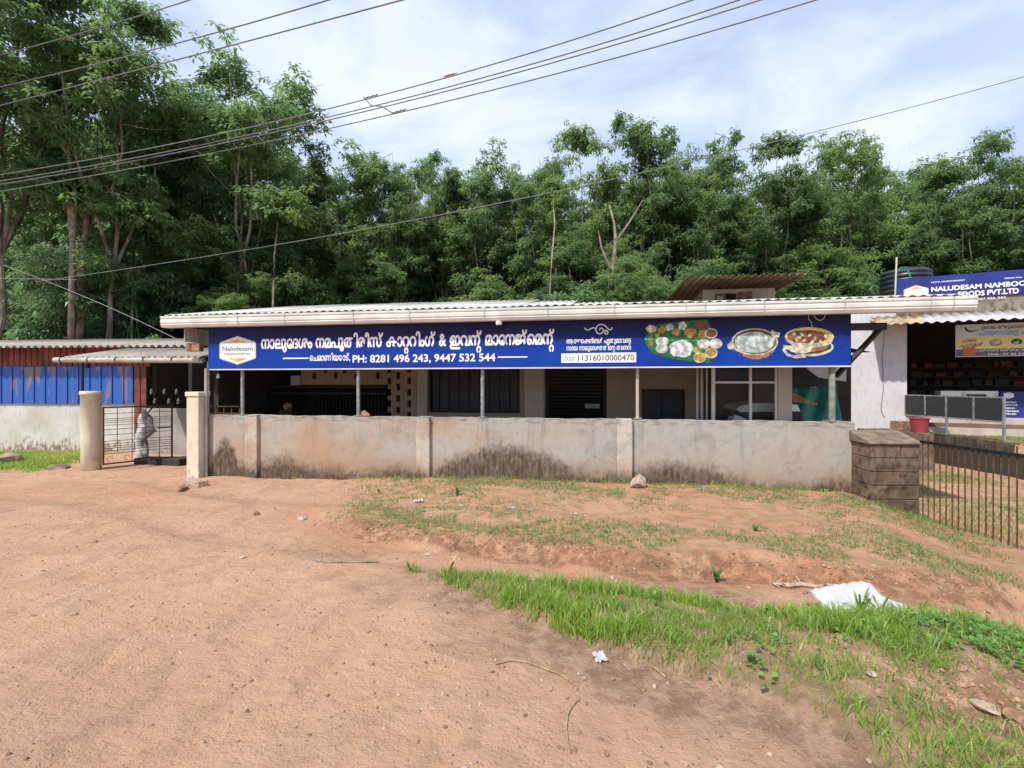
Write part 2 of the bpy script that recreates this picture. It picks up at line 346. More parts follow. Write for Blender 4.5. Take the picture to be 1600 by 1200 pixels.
M['grass_dry'] = m_leaf('thin_grass', (0.15, 0.23, 0.07), (0.28, 0.34, 0.13), (0.42, 0.34, 0.18))
M['weed'] = m_leaf('weed_leaves', (0.09, 0.20, 0.045), (0.22, 0.37, 0.09), (0.32, 0.42, 0.09))
def m_bark():
    t = NT('bark'); n = t.noise(6, 5, t.map((1, 1, 0.4))); c = t.mix(t.ramp(n, 0.35, 0.65), (0.13, 0.105, 0.08), (0.30, 0.26, 0.21)); c = t.mix(t.ramp(t.noise(2, 3), 0.5, 0.7, 0, 0.6), c, (0.12, 0.13, 0.09))
    t.bump(n, 0.5, 0.02); return t.out(c, 0.9, 0, 0.2)
M['bark'] = m_bark()
def m_ground():
    t = NT('soil'); s = t.sep(); n0 = t.noise(0.35, 4); n1 = t.noise(1.6, 6, rough=0.6); n2 = t.noise(9, 7, rough=0.68); n3 = t.noise(55, 6, rough=0.7)
    na = t.noise(4.2, 6, t.map((1, 0.42, 1)), 0.62)
    c = t.mix(t.ramp(n0, 0.35, 0.65), (0.54, 0.325, 0.21), (0.475, 0.29, 0.195))
    c = t.mix(t.ramp(n1, 0.42, 0.72, 0, 0.55), c, (0.60, 0.39, 0.27))
    c = t.mix(t.ramp(na, 0.50, 0.66, 0, 0.5), c, (0.36, 0.225, 0.15))
    c = t.mix(t.ramp(t.noise(1.3, 8, t.map((1, 0.6, 1)), 0.7, 1.4), 0.54, 0.68, 0, 0.32), c, (0.30, 0.19, 0.125))
    c = t.mix(t.attr('orange'), c, t.mix(t.ramp(n1, 0.3, 0.7), (0.46, 0.23, 0.13), (0.50, 0.29, 0.18)))
    c = t.mix(t.attr('grey'), c, t.mix(t.ramp(n2, 0.4, 0.65), (0.24, 0.15, 0.10), (0.42, 0.275, 0.185)))
    dk = t.math('MULTIPLY', t.attr('dark'), t.ramp(n2, 0.34, 0.6, 0, .72)); c = t.mix(dk, c, (0.17, 0.085, 0.052))
    gr = t.math('MULTIPLY', t.attr('green'), t.ramp(t.noise(5, 5), 0.42, 0.58)); c = t.mix(t.math('MULTIPLY', gr, 0.55), c, (0.22, 0.185, 0.085))
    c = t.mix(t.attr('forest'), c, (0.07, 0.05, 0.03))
    c = t.mix(t.ramp(n2, 0.58, 0.74, 0, 0.5), c, (0.27, 0.165, 0.11))
    c = t.mix(t.ramp(n3, 0.64, 0.74, 0, 0.5), c, (0.58, 0.43, 0.32)); c = t.mix(t.ramp(n3, 0.36, 0.28, 0, 0.5), c, (0.20, 0.12, 0.08))
    for vs_, th_, cc_, am_ in ((26, .16, (0.16, 0.095, 0.06), .8), (60, .2, (0.20, 0.12, 0.08), .6), (41, .13, (0.62, 0.50, 0.40), .7)):
        vo = t.n.new('ShaderNodeTexVoronoi'); vo.inputs['Scale'].default_value = vs_; t.L(t.tc.outputs['Object'], vo.inputs['Vector'])
        c = t.mix(t.math('MULTIPLY', t.ramp(vo.outputs['Distance'], th_*.5, th_, am_, 0), t.ramp(t.noise(2.3+vs_*.02, 3), .44, .58)), c, cc_)
    h = t.math('ADD', t.math('MULTIPLY', n2, 1.0), t.math('MULTIPLY', n3, 0.35)); h = t.math('ADD', h, t.math('MULTIPLY', n1, 1.3)); t.bump(h, 0.9, 0.06)
    return t.out(c, 0.95, 0, 0.1)
M['soil'] = m_ground()

# ------------------------------------------------------------------ ground
BANK = [G(330, 752, -.18), G(380, 762, -.17), G(415, 792, -.15), G(480, 815, -.14), G(560, 838, -.13), G(625, 850, -.13), G(707, 862, -.13), G(780, 872, -.13), G(850, 878, -.13), G(930, 892, -.13), G(1000, 900, -.13), G(1150, 905, -.13), G(1260, 918, -.13),
        G(1350, 930, -.14), G(1480, 942, -.2), G(1600, 952, -.3), (5.6, 4.2), (6.2, 5.2), (6.4, 7.6), (5.4, 7.75), (-6.2, 9.6)]
VERGE = [G(600, 884), G(700, 908), G(740, 932), G(900, 990), G(1000, 1030), G(1150, 1082), G(1280, 1140), G(1350, 1200), G(1420, 1300), (1.7, 1.0), (8.5, .8), (9, 3.0),
         G(1600, 976), G(1400, 971), G(1250, 966), G(1150, 961), G(1000, 936), G(850, 913), G(740, 900)]
PATCH = [G(1360, 1085), G(1430, 1060), G(1500, 1058), G(1640, 1095), G(1660, 1170), G(1560, 1215), G(1490, 1165), G(1420, 1120)]
def Hbase(x, y):
    z = -.02*np.clip(y, 0, 9.5)
    z = z-.33*sst((x-3.4-.5*(y-4.4))/1.6)*sst((y-1.2)/2.5)
    z = np.where(x > 7, np.minimum(z, -.42*sst((y-1.5)/3)), z)
    terr = np.maximum(sst((x-10.42)/.06)*sst((y-8.3)/2.0), sst((y-12.85)/.05)*sst((x-8.6)/.1))
    return z+terr*(0.33-z)
def H(x, y, micro=True):
    x = np.asarray(x, float); y = np.asarray(y, float)
    z = Hbase(x, y); near = (y < 15)
    wob = (fbm(x*2.3, y*2.3, 3)-.5)*.35
    sb = poly_sd(x, y, BANK)+wob*1.5; sv = poly_sd(x, y, VERGE)+wob*.5
    tl = sst((x+3.2)/2.2)
    z = z+(.12*sst(sb/.26)*(1-.85*sst((sb-.4)/2.2)))*(.25+.75*tl)*(.45+.9*fbm(x*.9+3, y*.9, 2))
    z = z+(.085*sst((sv+.03)/.2)-.03*sst((sv+.4)/.3)*0)*sst((x+1.3)/1.2)
    trench = sst((.45-np.abs(sb))/.4)*(sb < 0)*tl*.03; z = z-trench
    for off in (0.0, 1.45):   # shallow wheel ruts of the track
        q = (x*.42+y*.9-3.6-off)+.12*np.sin(x*1.3+off); z = z-.032*np.exp(-(q/.17)**2)*sst((1.2-x)/1.5)*(y < 9)
    if micro:
        rough = .45+.8*sst((sb+.15)/.25)*sst((.6-sb)/.5)+.8*sst(sv/.2)+.7*sst((poly_sd(x, y, PATCH)+.1)/.2)
        z = z+(fbm(x*1.1, y*1.1, 3)-.5)*.05+(fbm(x*6, y*6, 4)-.5)*.028*rough+(fbm(x*22, y*22, 2)-.5)*.012*rough
        z = z-.13*sst((poly_sd(x, y, [G(1450, 1085), G(1530, 1095), G(1600, 1130), G(1590, 1165), G(1520, 1150)])+.12)/.25)
        z = z+.02*np.sin((x*.9+y*.35)*2.1)*sst((5.5-y)/2)*sst((1-x)/2)
    return z
def axis(spec):
    out = [spec[0][0]]
    for a, b, s in spec:
        n = max(1, int(round((b-a)/s))); out += [a+(b-a)*(i+1)/n for i in range(n)]
    return np.array(out)
gx = axis([(-900, -60, 60), (-60, -16, 4), (-16, -7, .3), (-7, -3, .07), (-3, 4.5, .03), (4.5, 7, .06), (7, 14, .12), (14, 60, 4), (60, 900, 60)])
gy = axis([(-60, -2, 4), (-2, 1.6, .2), (1.6, 3.2, .018), (3.2, 6, .03), (6, 10, .06), (10, 14, .12), (14, 60, 4), (60, 1200, 60)])
# keep the line of the terrace edge crisp
gx = np.unique(np.sort(np.append(gx, [10.40, 10.50]))); gy = np.unique(np.sort(np.append(gy, [12.84, 12.92])))
X, Yg = np.meshgrid(gx, gy); Z = H(X, Yg)
ny, nx = X.shape; idx = np.arange(nx*ny).reshape(ny, nx)
faces = np.stack([idx[:-1, :-1], idx[:-1, 1:], idx[1:, 1:], idx[1:, :-1]], -1).reshape(-1, 4)
sb = poly_sd(X, Yg, BANK); sv = poly_sd(X, Yg, VERGE); w = (fbm(X*1.7, Yg*1.7, 4)-.5)
orange = np.clip(sst((sb+.9+w)/1.0)*sst((X+4.5)/3)*(1-.35*sst(sb/1.0))+.6*sst((fbm(X*.5, Yg*.5, 3)-.55)/.15)*sst((Yg-4.5)/2), 0, 1)
grey = np.clip(sst((.55+sv+w*1.2)/.5)*(sv < .1)*sst((4.6-Yg)/1)*.95, 0, 1)
dark = np.clip(1.1*sst((sb+.10+w*.4)/.08)*sst((.30-sb+w*.8)/.22)*sst((X+2.6)/1.0)+sst((poly_sd(X, Yg, PATCH)+.1+w*.4)/.2)+.5*sst(sv/.2), 0, 1)
rut = sum(np.exp(-(((X*.42+Yg*.9-3.6-o_)+.12*np.sin(X*1.3+o_))/.2)**2) for o_ in (0.0, 1.45))*sst((1.2-X)/1.5)*(Yg < 9); grey = np.clip(grey+.4*rut+.22*sst((fbm(X*1.3+9, Yg*2.2, 4)-.55)/.1)*(Yg < 9)*(X < 2), 0, 1)
green = np.clip(sst((sb-.1)/.3)*.85*sst((X+3)/2)+sst(sv/.1)+sst((X-6.3)/.6)*.8+sst((-9.5-X)/1)*sst((Yg-9.6+w)/.4), 0, 1)
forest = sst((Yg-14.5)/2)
me = mesh_np('ground', np.stack([X, Yg, Z], -1).reshape(-1, 3), faces, dict(orange=orange.ravel(), grey=grey.ravel(), dark=dark.ravel(), green=green.ravel(), forest=forest.ravel()), True)
mkobj('ground', me, M['soil'], kind='structure', label='bare red-brown dirt forecourt with rutted bank and shallow drain')

# ------------------------------------------------------------------ compound wall
def zH(x, y): return float(H(np.array([x]), np.array([y]))[0])
cw = FM.root('compound_wall', label='low weathered plaster wall with pilasters under the long blue signboard', cat='wall')
px_edges = [322, 386, 405, 652, 673, 963, 988, 1336]
xs = [FM.x(p) for p in px_edges]; TOPW = 1.0
for i in range(7):
    if i % 2 == 0:
        a, b = xs[i], xs[i+1]; n = max(2, int((b-a)/.12)); m = MB()   # slightly uneven coping and face
        cols = []
        for k in range(n+1):
            x = a+(b-a)*k/n; dz = .006*math.sin(x*5)+.004*math.sin(x*17+1); cols.append((x, TOPW+dz))
        for k in range(n):
            (xa, za), (xb, zb) = cols[k], cols[k+1]
            m.hexa([(xa, 0, -.6), (xb, 0, -.6), (xb, .16, -.6), (xa, .16, -.6), (xa, 0, za), (xb, 0, zb), (xb, .16, zb), (xa, .16, za)])
        m.build('wall_panel', M['compound'], cw)
    else:
        MB().box(xs[i]+.002, xs[i+1]-.002, -.07, .18, -.6, TOPW+.012).build('pilaster', M['pilaster'], cw, bevel=.008)
# ------------------------------------------------------------------ block pillar and iron gate at the right
FP = Frame(5.30, 7.18, -4.0)
bp = FP.root('block_pillar', label='stained concrete block pillar with sloping cap beside the iron bar gate', cat='pillar')
Wp = .68; Dp = .46; zb = -.72
MB().box(.012, Wp-.012, .012, Dp-.012, zb, .72).build('mortar_core', M['mortar'], bp)
course = 0; z = -.70
while z < .70:
    h = .192; j = .26 if course % 2 else .42
    for a, b in ((0, j-.005), (j+.005, Wp)):
        e = random.uniform(-.004, .004)
        MB().box(a+e, b, e, Dp/2-.004, z, z+h).build('block', M['block'], bp, bevel=.006)
        MB().box(a, b+e, Dp/2+.004, Dp-e, z, z+h).build('block', M['block'], bp, bevel=.006)
    z += .202; course += 1
MB().hexa([(-.03, -.03, .708), (Wp+.02, -.03, .708), (Wp+.02, Dp+.02, .71), (-.03, Dp+.02, .71), (-.03, -.03, .745), (Wp+.02, -.03, .745), (Wp+.02, Dp+.02, .88), (-.03, Dp+.02, .88)]).build('cap', M['concrete_old'], bp, bevel=.01)
gate = empty('iron_bar_gate', (5.93, 7.05, 0), 0, label='long rusty iron gate of thin upright bars beside the block pillar', cat='gate')
def gx_(y): return .02*math.sin(y)
MB().box(-.02, .02, -3.1, 0, .745, .785).build('top_rail', M['dark_iron'], gate)
MB().box(-.022, .022, -3.1, 0, -.53, -.47).build('bottom_rail', M['iron'], gate)
MB().box(-.022, .022, -3.12, -3.10, -.53, .9).build('end_post', M['iron'], gate)
barm = MB().tube([(0, 0, -.5), (0, 0, .87)], .0085, 6)
b0 = barm.build('bar', M['iron'], gate); b0.location = (0, -.03, 0)
for k in range(1, 33):
    c = b0.copy(); COL.objects.link(c); c.parent = gate; c.location = (random.uniform(-.002, .002), -.03-k*.0935, random.uniform(-.006, .006))
# ------------------------------------------------------------------ long signboard
zt = 2.73; zbm = 1.872; XL = FM.x(328); XR = FM.x(1329)
sign = FM.root('signboard', label='very long blue signboard with white Malayalam lettering and food pictures under the gutter', cat='signboard')
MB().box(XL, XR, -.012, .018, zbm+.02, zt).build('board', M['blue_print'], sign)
MB().box(XL, XR, -.018, .022, zbm-.004, zbm+.018).build('bottom_trim', M['white_metal'], sign)
MB().box(XL-.02, XL-.001, -.016, .02, zbm-.004, zt).build('side_trim', M['blue_flat'], sign)
YF = -.0135    # face of the print
def text_mesh(s, size=1.0, bold=.0, shear=0.0):
    c = bpy.data.curves.new('t', 'FONT'); c.body = s; c.size = size; c.offset = bold; c.shear = shear; c.resolution_u = 3
    o = bpy.data.objects.new('t', c); COL.objects.link(o); bpy.context.view_layer.update()
    me = bpy.data.meshes.new_from_object(o.evaluated_get(bpy.context.evaluated_depsgraph_get()))
    v = np.zeros(len(me.vertices)*3); me.vertices.foreach_get('co', v); v = v.reshape(-1, 3)
    fs = [tuple(p.vertices) for p in me.polygons]
    bpy.data.objects.remove(o); bpy.data.curves.remove(c); bpy.data.meshes.remove(me)
    return v, fs
BOLD = []
def line_mesh(tokens, bold=.02, shear=0.0, gap=.05):
    """tokens: string or (string, [(sub, fx, dz, s), ...]) - pieces set one after another, marks hung from the previous one"""
    V = []; Fs = []; cx = 0
    for tk in tokens:
        subs = []
        if (tk[0] if isinstance(tk, tuple) else tk) in ('ി', 'ാ', 'ം', 'ു'): cx -= .04
        if isinstance(tk, tuple): tk, subs = tk
        if tk == ' ': cx += .34; continue
        v, fs = text_mesh(tk, 1.0, 0, shear)
        if len(v) == 0: continue
        x0, x1 = v[:, 0].min(), v[:, 0].max(); v = v.copy(); v[:, 0] += cx-x0; n = len(V); V += v.tolist(); Fs += [tuple(i+n for i in f) for f in fs]
        wd = x1-x0
        for sub, fx, dz, sc in subs:
            v2, f2 = text_mesh(sub, 1.0, 0, shear); v2 = v2.copy(); a, b = v2[:, 0].min(), v2[:, 0].max(); zc0 = v2[:, 1].min()
            v2[:, 0] = (v2[:, 0]-a)*sc+cx+wd*fx-(b-a)*sc/2; v2[:, 1] = (v2[:, 1]-zc0)*sc+dz
            n = len(V); V += v2.tolist(); Fs += [tuple(i+n for i in f) for f in f2]
            wd = max(wd, v2[:, 0].max()-cx)
        cx += wd+gap
    V = np.array(V)
    if bold:
        n = len(V); V0 = V; F0 = Fs; V = []; Fs = []
        for q in range(8):
            a = q*math.pi/4; V.append(V0+np.array([math.cos(a)*bold, math.sin(a)*bold, q*.15])); Fs += [tuple(i+n*q for i in f) for f in F0]
        V = np.concatenate(V)
    return V, Fs
def put_text(name, tokens, x0, x1, zb_, zt_, y, mat, parent, bold=.02, shear=0.0, ref=None, tilt=0.0):
    """fit to a width and between base line zb_ and x-height/cap line zt_ (ref = the height in font units that spans zb_..zt_)"""
    if isinstance(tokens, str): tokens = [tokens]
    V, Fs = line_mesh(tokens, bold, shear); xa, xb = V[:, 0].min(), V[:, 0].max(); ref = ref or .72
    v = np.zeros((len(V), 3)); v[:, 0] = x0+(V[:, 0]-xa)/(xb-xa)*(x1-x0); v[:, 1] = y-V[:, 2]*.0006; v[:, 2] = zb_+V[:, 1]/ref*(zt_-zb_)+(v[:, 0]-x0)*tilt
    me = bpy.data.meshes.new(name); me.from_pydata(v.tolist(), [], Fs); me.update()
    return mkobj(name, me, mat, parent)
def disc(cx, cz, rx, rz, n=28, rot=0, wob=0, seed=0):
    r = random.Random(seed); ph = r.random()*6
    out = []
    for k in range(n):
        t = 2*math.pi*k/n; q = 1+wob*math.sin(5*t+ph)+wob*.8*math.sin(9*t+2*ph); a, b = rx*q*math.cos(t), rz*q*math.sin(t)
        out.append((cx+a*math.cos(rot)-b*math.sin(rot), cz+a*math.sin(rot)+b*math.cos(rot)))
    return out
def flat(name, poly, mat, parent, lay=1, holes=None):
    """thin printed patch, each layer 1 mm in front of the one below"""
    y = YF-.001*lay; return MB().prism(poly, y, y+.0006).build(name, mat, parent)
def stroke(pts, w): # ribbon in xz
    L = []; R = []
    for i, (x, z) in enumerate(pts):
        a = pts[max(i-1, 0)]; b = pts[min(i+1, len(pts)-1)]; dx, dz = b[0]-a[0], b[1]-a[1]; l = math.hypot(dx, dz) or 1
        ww = (w[i] if isinstance(w, list) else w)/2; L.append((x-dz/l*ww, z+dx/l*ww)); R.append((x+dz/l*ww, z-dx/l*ww))
    return L, R
def ribbon(name, pts, w, mat, parent, y):
    L, R = stroke(pts, w); m = MB()
    for i in range(len(pts)-1):
        m.add([(L[i][0], y, L[i][1]), (L[i+1][0], y, L[i+1][1]), (R[i+1][0], y, R[i+1][1]), (R[i][0], y, R[i][1])], [(0, 1, 2, 3)])
    return m.build(name, mat, parent)
sx = lambda px: FM.x(px, YF)
sz = lambda px, py: FM.z(px, py, YF)
RA = ('റ', .62, -.42, .62)
main = ['നാലു', 'േ', 'ദ', 'ശ', 'ം', ' ', 'ന', 'മ', 'പൂ', 'ത', 'ി', 'ര', ('ി', [('ം', .25, .60, .42)]), 'സ്', ' ', 'കാ', ('റ', [('റ', .55, -.42, .55)]), 'റ', 'ി', 'ം', 'ഗ്', ' ', '&', ' ', 'ഇ', 'വ',
        ('ന്', [('റ', .78, -.42, .6)]), ' ', 'മാ', 'േ', 'ന', 'ജ്', 'െ', 'മ', ('ന്', [('റ', .78, -.42, .6)])]
M_xh = .58
put_text('lettering', main, sx(408), sx(866), sz(408, 545)+.005, sz(408, 530)+.005, YF-.001, M['white'], sign, bold=.034, ref=.60, tilt=.003)
put_text('lettering', ['െ', 'ച', ('മ', [('മ', .7, -.0, .6)]), 'ാ', 'ണ', 'ി', 'യ', 'ോ', 'ട്', ','], sx(484), sx(547), sz(500, 563.5), sz(500, 555), YF-.001, M['white'], sign, bold=.018, ref=.60)
put_text('lettering', 'PH: 8281 496 243, 9447 532 544', sx(551), sx(774), sz(660, 565.5), sz(660, 553.5), YF-.001, M['white'], sign, bold=.022, ref=.73, tilt=.003)
put_text('lettering', ['ആ', 'േ', 'ഘ', 'ാ', 'ഷ', 'ങ്ങ', 'ൾ', ' ', 'ഏ', 'തു', 'മാ', 'വ', 'െ', ('ട', [('ട', .5, -.3, .6)])], sx(885), sx(986), sz(935, 536), sz(935, 529.5), YF-.001, M['white'], sign, bold=.018, ref=.60)
put_text('lettering', ['സ', 'ദ', ('യ', []), ' ', 'നാലു', 'േ', 'ദ', 'ശ', 'ത', 'ത', 'ി', 'െ', ('ന', [('റ', .7, -.4, .6)]), ' ', 'ത', 'െ', 'ന', 'ന'], sx(885), sx(986), sz(935, 547), sz(935, 540.5), YF-.001, M['white'], sign, bold=.018, ref=.60)
flat('licence_strip', [(sx(877), sz(877, 567)), (sx(994), sz(994, 566)), (sx(994), sz(994, 550.5)), (sx(877), sz(877, 552.5))], M['white'], sign)
put_text('lettering', '11316010000470', sx(903), sx(991), sz(945, 563.5), sz(945, 554), YF-.003, M['ink'], sign, bold=.005, ref=.73, tilt=.002)
M['grey_ink'] = simple('grey_ink', (0.25, 0.32, 0.34), 0.5, 0, 3, bump=0)
put_text('lettering', 'fssai', sx(881), sx(900), sz(890, 563.5), sz(890, 554), YF-.003, M['grey_ink'], sign, bold=.0, ref=.73, shear=.4)
for a, b, za in ((442, 482, 560), (778, 824, 558)):
    flat('rule_line', [(sx(a), sz(a, za+1)), (sx(b), sz(b, za+.6)), (sx(b), sz(b, za-1.2)), (sx(a), sz(a, za-1))], M['white'], sign)
# scroll ornament
def P2(px, py): return (sx(px), sz(px, py))
orn = [P2(914+x/12.3-0, 500+y/12.3) for x, y in [(0, 160), (40, 190), (100, 195), (160, 155), (200, 150), (230, 165)]]
orn0 = [(870+x/12.3, 500+y/12.3) for x, y in [(530, 150), (560, 185), (610, 192), (660, 165), (700, 145), (740, 160)]]
orn1 = [(870+x/12.3, 500+y/12.3) for x, y in [(745, 205), (755, 150), (800, 95), (860, 82), (920, 100), (965, 150), (1010, 188), (1055, 180), (1062, 140)]]
orn2 = [(870+x/12.3, 500+y/12.3) for x, y in [(755, 205), (780, 255), (830, 268), (880, 240), (895, 190), (865, 152), (825, 165), (825, 195)]]
orn3 = [(870+x/12.3, 500+y/12.3) for x, y in [(905, 205), (950, 195), (985, 225), (975, 265), (935, 272), (915, 240), (945, 225)]]
for o_ in (orn0, orn1, orn2, orn3): ribbon('ornament_scroll', [P2(a, b) for a, b in o_], .016, M['white'], sign, YF-.0012)
# badge
def badge(parent, cx, cz, wd, ht, fr, lay0, mat_w, yf):
    def hexp(k, kk=1.0):
        w_, h_ = wd/2*k, ht/2*k; return [(cx-w_, cz-h_*.52), (cx-w_*.93, cz-h_*.60), (cx, cz-h_), (cx+w_*.93, cz-h_*.60), (cx+w_, cz-h_*.52), (cx+w_, cz+h_*.52), (cx+w_*.93, cz+h_*.60), (cx, cz+h_), (cx-w_*.93, cz+h_*.60), (cx-w_, cz+h_*.52)]
    MB().prism(hexp(1), yf-.002, yf-.0012).build('badge', M['cream'], parent)
    MB().prism(hexp(.93), yf-.003, yf-.0022).build('badge_face', mat_w, parent)
    for s_ in (1, -1):
        MB().prism([(cx-wd*.28, cz+s_*ht*.27), (cx+wd*.28, cz+s_*ht*.27), (cx, cz+s_*ht*.40)], yf-.004, yf-.0032).build('gold_wedge', M['gold'], parent)
M['pale_print'] = simple('pale_print', (0.66, 0.70, 0.70), 0.5, 0, 3, bump=0)
bx0, bx1 = sx(343), sx(400)
badge(sign, (bx0+bx1)/2, (sz(371, 525)+sz(371, 570))/2, bx1-bx0, sz(371, 525)-sz(371, 570), FM, 1, M['pale_print'], YF)
put_text('lettering', 'Naludesam', sx(348), sx(395), sz(371, 548), sz(371, 541), YF-.005, M['ink'], sign, bold=0, ref=.73)
put_text('lettering', 'Namboodiries', sx(351), sx(391), sz(371, 554), sz(371, 551), YF-.005, M['ink'], sign, bold=0, ref=.73)
# banana-leaf meal print
def pc(name, c, **k): M[name] = simple(name, tuple(v*1.1 for v in c), 0.5, 0.3, 13, bump=0); return M[name]
pc('leaf_print', (0.012, 0.17, 0.045)); pc('rice_print', (0.72, 0.72, 0.72)); pc('curry_yellow', (0.55, 0.30, 0.06)); pc('curry_brown', (0.30, 0.14, 0.05)); pc('curry_red', (0.35, 0.03, 0.03)); pc('leaf_vein', (0.08, 0.36, 0.10))
pc('bronze_print', (0.42, 0.19, 0.07)); pc('cream_print', (0.66, 0.62, 0.46)); pc('milk_print', (0.55, 0.62, 0.57)); pc('sauce_print', (0.26, 0.09, 0.035)); pc('lime_print', (0.30, 0.42, 0.05)); pc('shade_print', (0.10, 0.05, 0.02))
Q = lambda x, y: (990+x/4.444, 480+y/4.444)          # the enlarged view of that end of the board
PQ = lambda pts: [P2(*Q(x, y)) for x, y in pts]
flat('printed_leaf', PQ([(72, 225), (95, 180), (175, 120), (330, 97), (515, 85), (535, 140), (545, 300), (535, 388), (400, 378), (200, 345), (130, 320), (100, 280)]), M['leaf_print'], sign)
flat('leaf_rib', PQ([(75, 215), (300, 224), (520, 228), (520, 238), (300, 234), (80, 226)]), M['leaf_vein'], sign, 2)
def pd(name, x, y, rx, ry, mat, lay, wob=.0, rot=0, seed=1):
    a = P2(*Q(x, y)); k = 1/4.444*FM.Y(Q(x, y)[0])/F; return flat(name, disc(a[0], a[1], rx*k, ry*k, 26, rot, wob, seed), M[mat], sign, lay)
for i, (x, y, rx, ry, m_) in enumerate([(122, 150, 36, 26, 'cream_print'), (197, 160, 26, 26, 'curry_yellow'), (252, 140, 28, 24, 'milk_print'), (338, 130, 28, 28, 'rice_print'), (293, 173, 30, 24, 'curry_yellow'), (395, 178, 42, 32, 'curry_yellow'),
        (475, 125, 36, 26, 'curry_red'), (478, 185, 30, 28, 'curry_yellow'), (120, 200, 20, 14, 'curry_brown'), (165, 197, 18, 14, 'lime_print'), (120, 250, 20, 18, 'curry_brown'), (440, 297, 32, 24, 'lime_print')]):
    pd('printed_helping', x, y, rx, ry, m_, 3, .09, 0, i)
for x, y, rx, ry in ((198, 238, 44, 32), (196, 286, 42, 34)): pd('printed_pappad', x, y, rx, ry, 'rice_print', 3)
pd('printed_rice', 330, 288, 80, 60, 'rice_print', 3, .05)
for x, y, m_ in ((538, 182, 'curry_brown'), (485, 255, 'rice_print'), (570, 253, 'rice_print'), (538, 318, 'curry_yellow'), (458, 350, 'curry_yellow')):
    pd('printed_cup', x, y, 43, 36, 'cream_print', 4); pd('cup_filling', x, y, 33, 28, m_, 5, .01)
# bowl of payasam
pd('printed_bowl', 850, 262, 128, 100, 'bronze_print', 1, 0, -.03)
pd('bowl_rim', 840, 240, 152, 94, 'cream_print', 2, 0, -.03); pd('bowl_inside', 840, 240, 138, 84, 'shade_print', 3, 0, -.03); pd('bowl_milk', 838, 245, 130, 74, 'milk_print', 4, .01, -.03)
flat('bowl_handle', PQ([(700, 262), (672, 240), (650, 262), (655, 290), (690, 295), (722, 308), (740, 290), (705, 285)]), M['cream_print'], sign, 4)
flat('bowl_handle', PQ([(940, 180), (962, 158), (985, 170), (1018, 178), (1008, 208), (985, 215), (975, 245), (960, 235), (965, 205)]), M['cream_print'], sign, 4)
# bowl of curry with bananas
pd('printed_plate', 1245, 285, 132, 56, 'cream_print', 1, 0, .06); pd('plate_shadow', 1245, 277, 118, 46, 'shade_print', 2, 0, .06); pd('plate_rim', 1240, 268, 110, 42, 'bronze_print', 3, 0, .06)
pd('printed_bowl', 1218, 222, 152, 60, 'cream_print', 4, 0, -.03); pd('bowl_rim', 1218, 205, 158, 66, 'cream_print', 5, 0, -.03); pd('bowl_inside', 1222, 198, 142, 56, 'gold', 6, 0, -.03); pd('bowl_sauce', 1205, 205, 132, 46, 'sauce_print', 7, .02, -.03)
for i in range(9): pd('printed_chunk', 1110+(i*37) % 240, 185+(i*23) % 60, 15, 9, 'cream_print', 8, .08, .3*i, i)
flat('printed_banana', PQ([(1035, 262), (1100, 268), (1240, 275), (1225, 310), (1180, 322), (1100, 312), (1045, 285)]), M['cream_print'], sign, 9)
flat('printed_banana', PQ([(1040, 270), (1060, 310), (1100, 335), (1210, 330), (1190, 350), (1120, 356), (1060, 338), (1032, 300)]), M['milk_print'], sign, 10)
flat('printed_banana', PQ([(1062, 236), (1120, 262), (1200, 262), (1255, 215), (1245, 255), (1190, 276), (1110, 272)]), M['cream_print'], sign, 11)

# posts that carry the board
def post(px, r, z0, z1, mat, name, d, **k):
    x, y, _ = FM.world(FM.x(px, d), d); 
    root = empty(name, (x, y, z0), 0, **k); MB().tube([(0, 0, 0), (0, 0, z1-z0)], r, 12).build('shaft', M[mat], root, smooth=False)
    MB().box(-r*2, r*2, -r*2, r*2, 0, .012).build('base_plate', M[mat], root); return root
for px, lab in ((379, 'galvanised pipe standing on the wall near the round badge end of the signboard'), (560, 'galvanised pipe on the wall just right of the small tilted wall stone'), (754, 'galvanised pipe on the wall in front of the dark window')):
    post(px, .034, TOPW+.005, 2.72, 'steel', 'pipe_post', .09, label=lab, cat='post', group='pipe posts holding the long signboard')
post(996, .028, TOPW+.012, 2.72, 'beige_light', 'pipe_post', .12, label='thin beige post beside the small black double window', cat='post', group='pipe posts holding the long signboard')
M['grey_green'] = simple('grey_green_pipe', (0.27, 0.29, 0.25), 0.6, 0.2, 8)
post(1300, .048, TOPW+.005, 2.72, 'grey_green', 'pipe_post', .09, label='thick grey green pipe in front of the green tarpaulin', cat='post', group='pipe posts holding the long signboard')
# ------------------------------------------------------------------ roof with gutter
def corr(x0, x1, y0, z0, y1, z1, pitch=.146, amp=.024, th=.006, per=8, dzr=0):
    n = max(4, int((x1-x0)/pitch*per)); xs_ = np.linspace(x0, x1, n+1); m = MB(); 
    w_ = np.sin(xs_/pitch*2*math.pi)*amp
    top0 = [(x, y0, z0+a) for x, a in zip(xs_, w_)]; top1 = [(x, y1, z1+a+dzr) for x, a in zip(xs_, w_)]
    vs = top0+top1+[(x, y, z-th) for x, y, z in top0+top1]; N = n+1; fs = []
    for i in range(n):
        fs += [(i, i+1, N+i+1, N+i), (2*N+i, 3*N+i, 3*N+i+1, 2*N+i+1), (i, 2*N+i, 2*N+i+1, i+1), (N+i, N+i+1, 3*N+i+1, 3*N+i)]
    fs += [(0, N, 3*N, 2*N), (n, 2*N+n, 3*N+n, N+n)]
    m.add(vs, fs); return m
house = FM.root('catering_hall', label='long low hall with corrugated roof and shaded porch behind the compound wall', cat='building')
GL = FM.x(251, -.22); GR = FM.x(1527, -.22); dG = -.22
nsh = 14; wsh = (GR-.1-GL-.05)/nsh
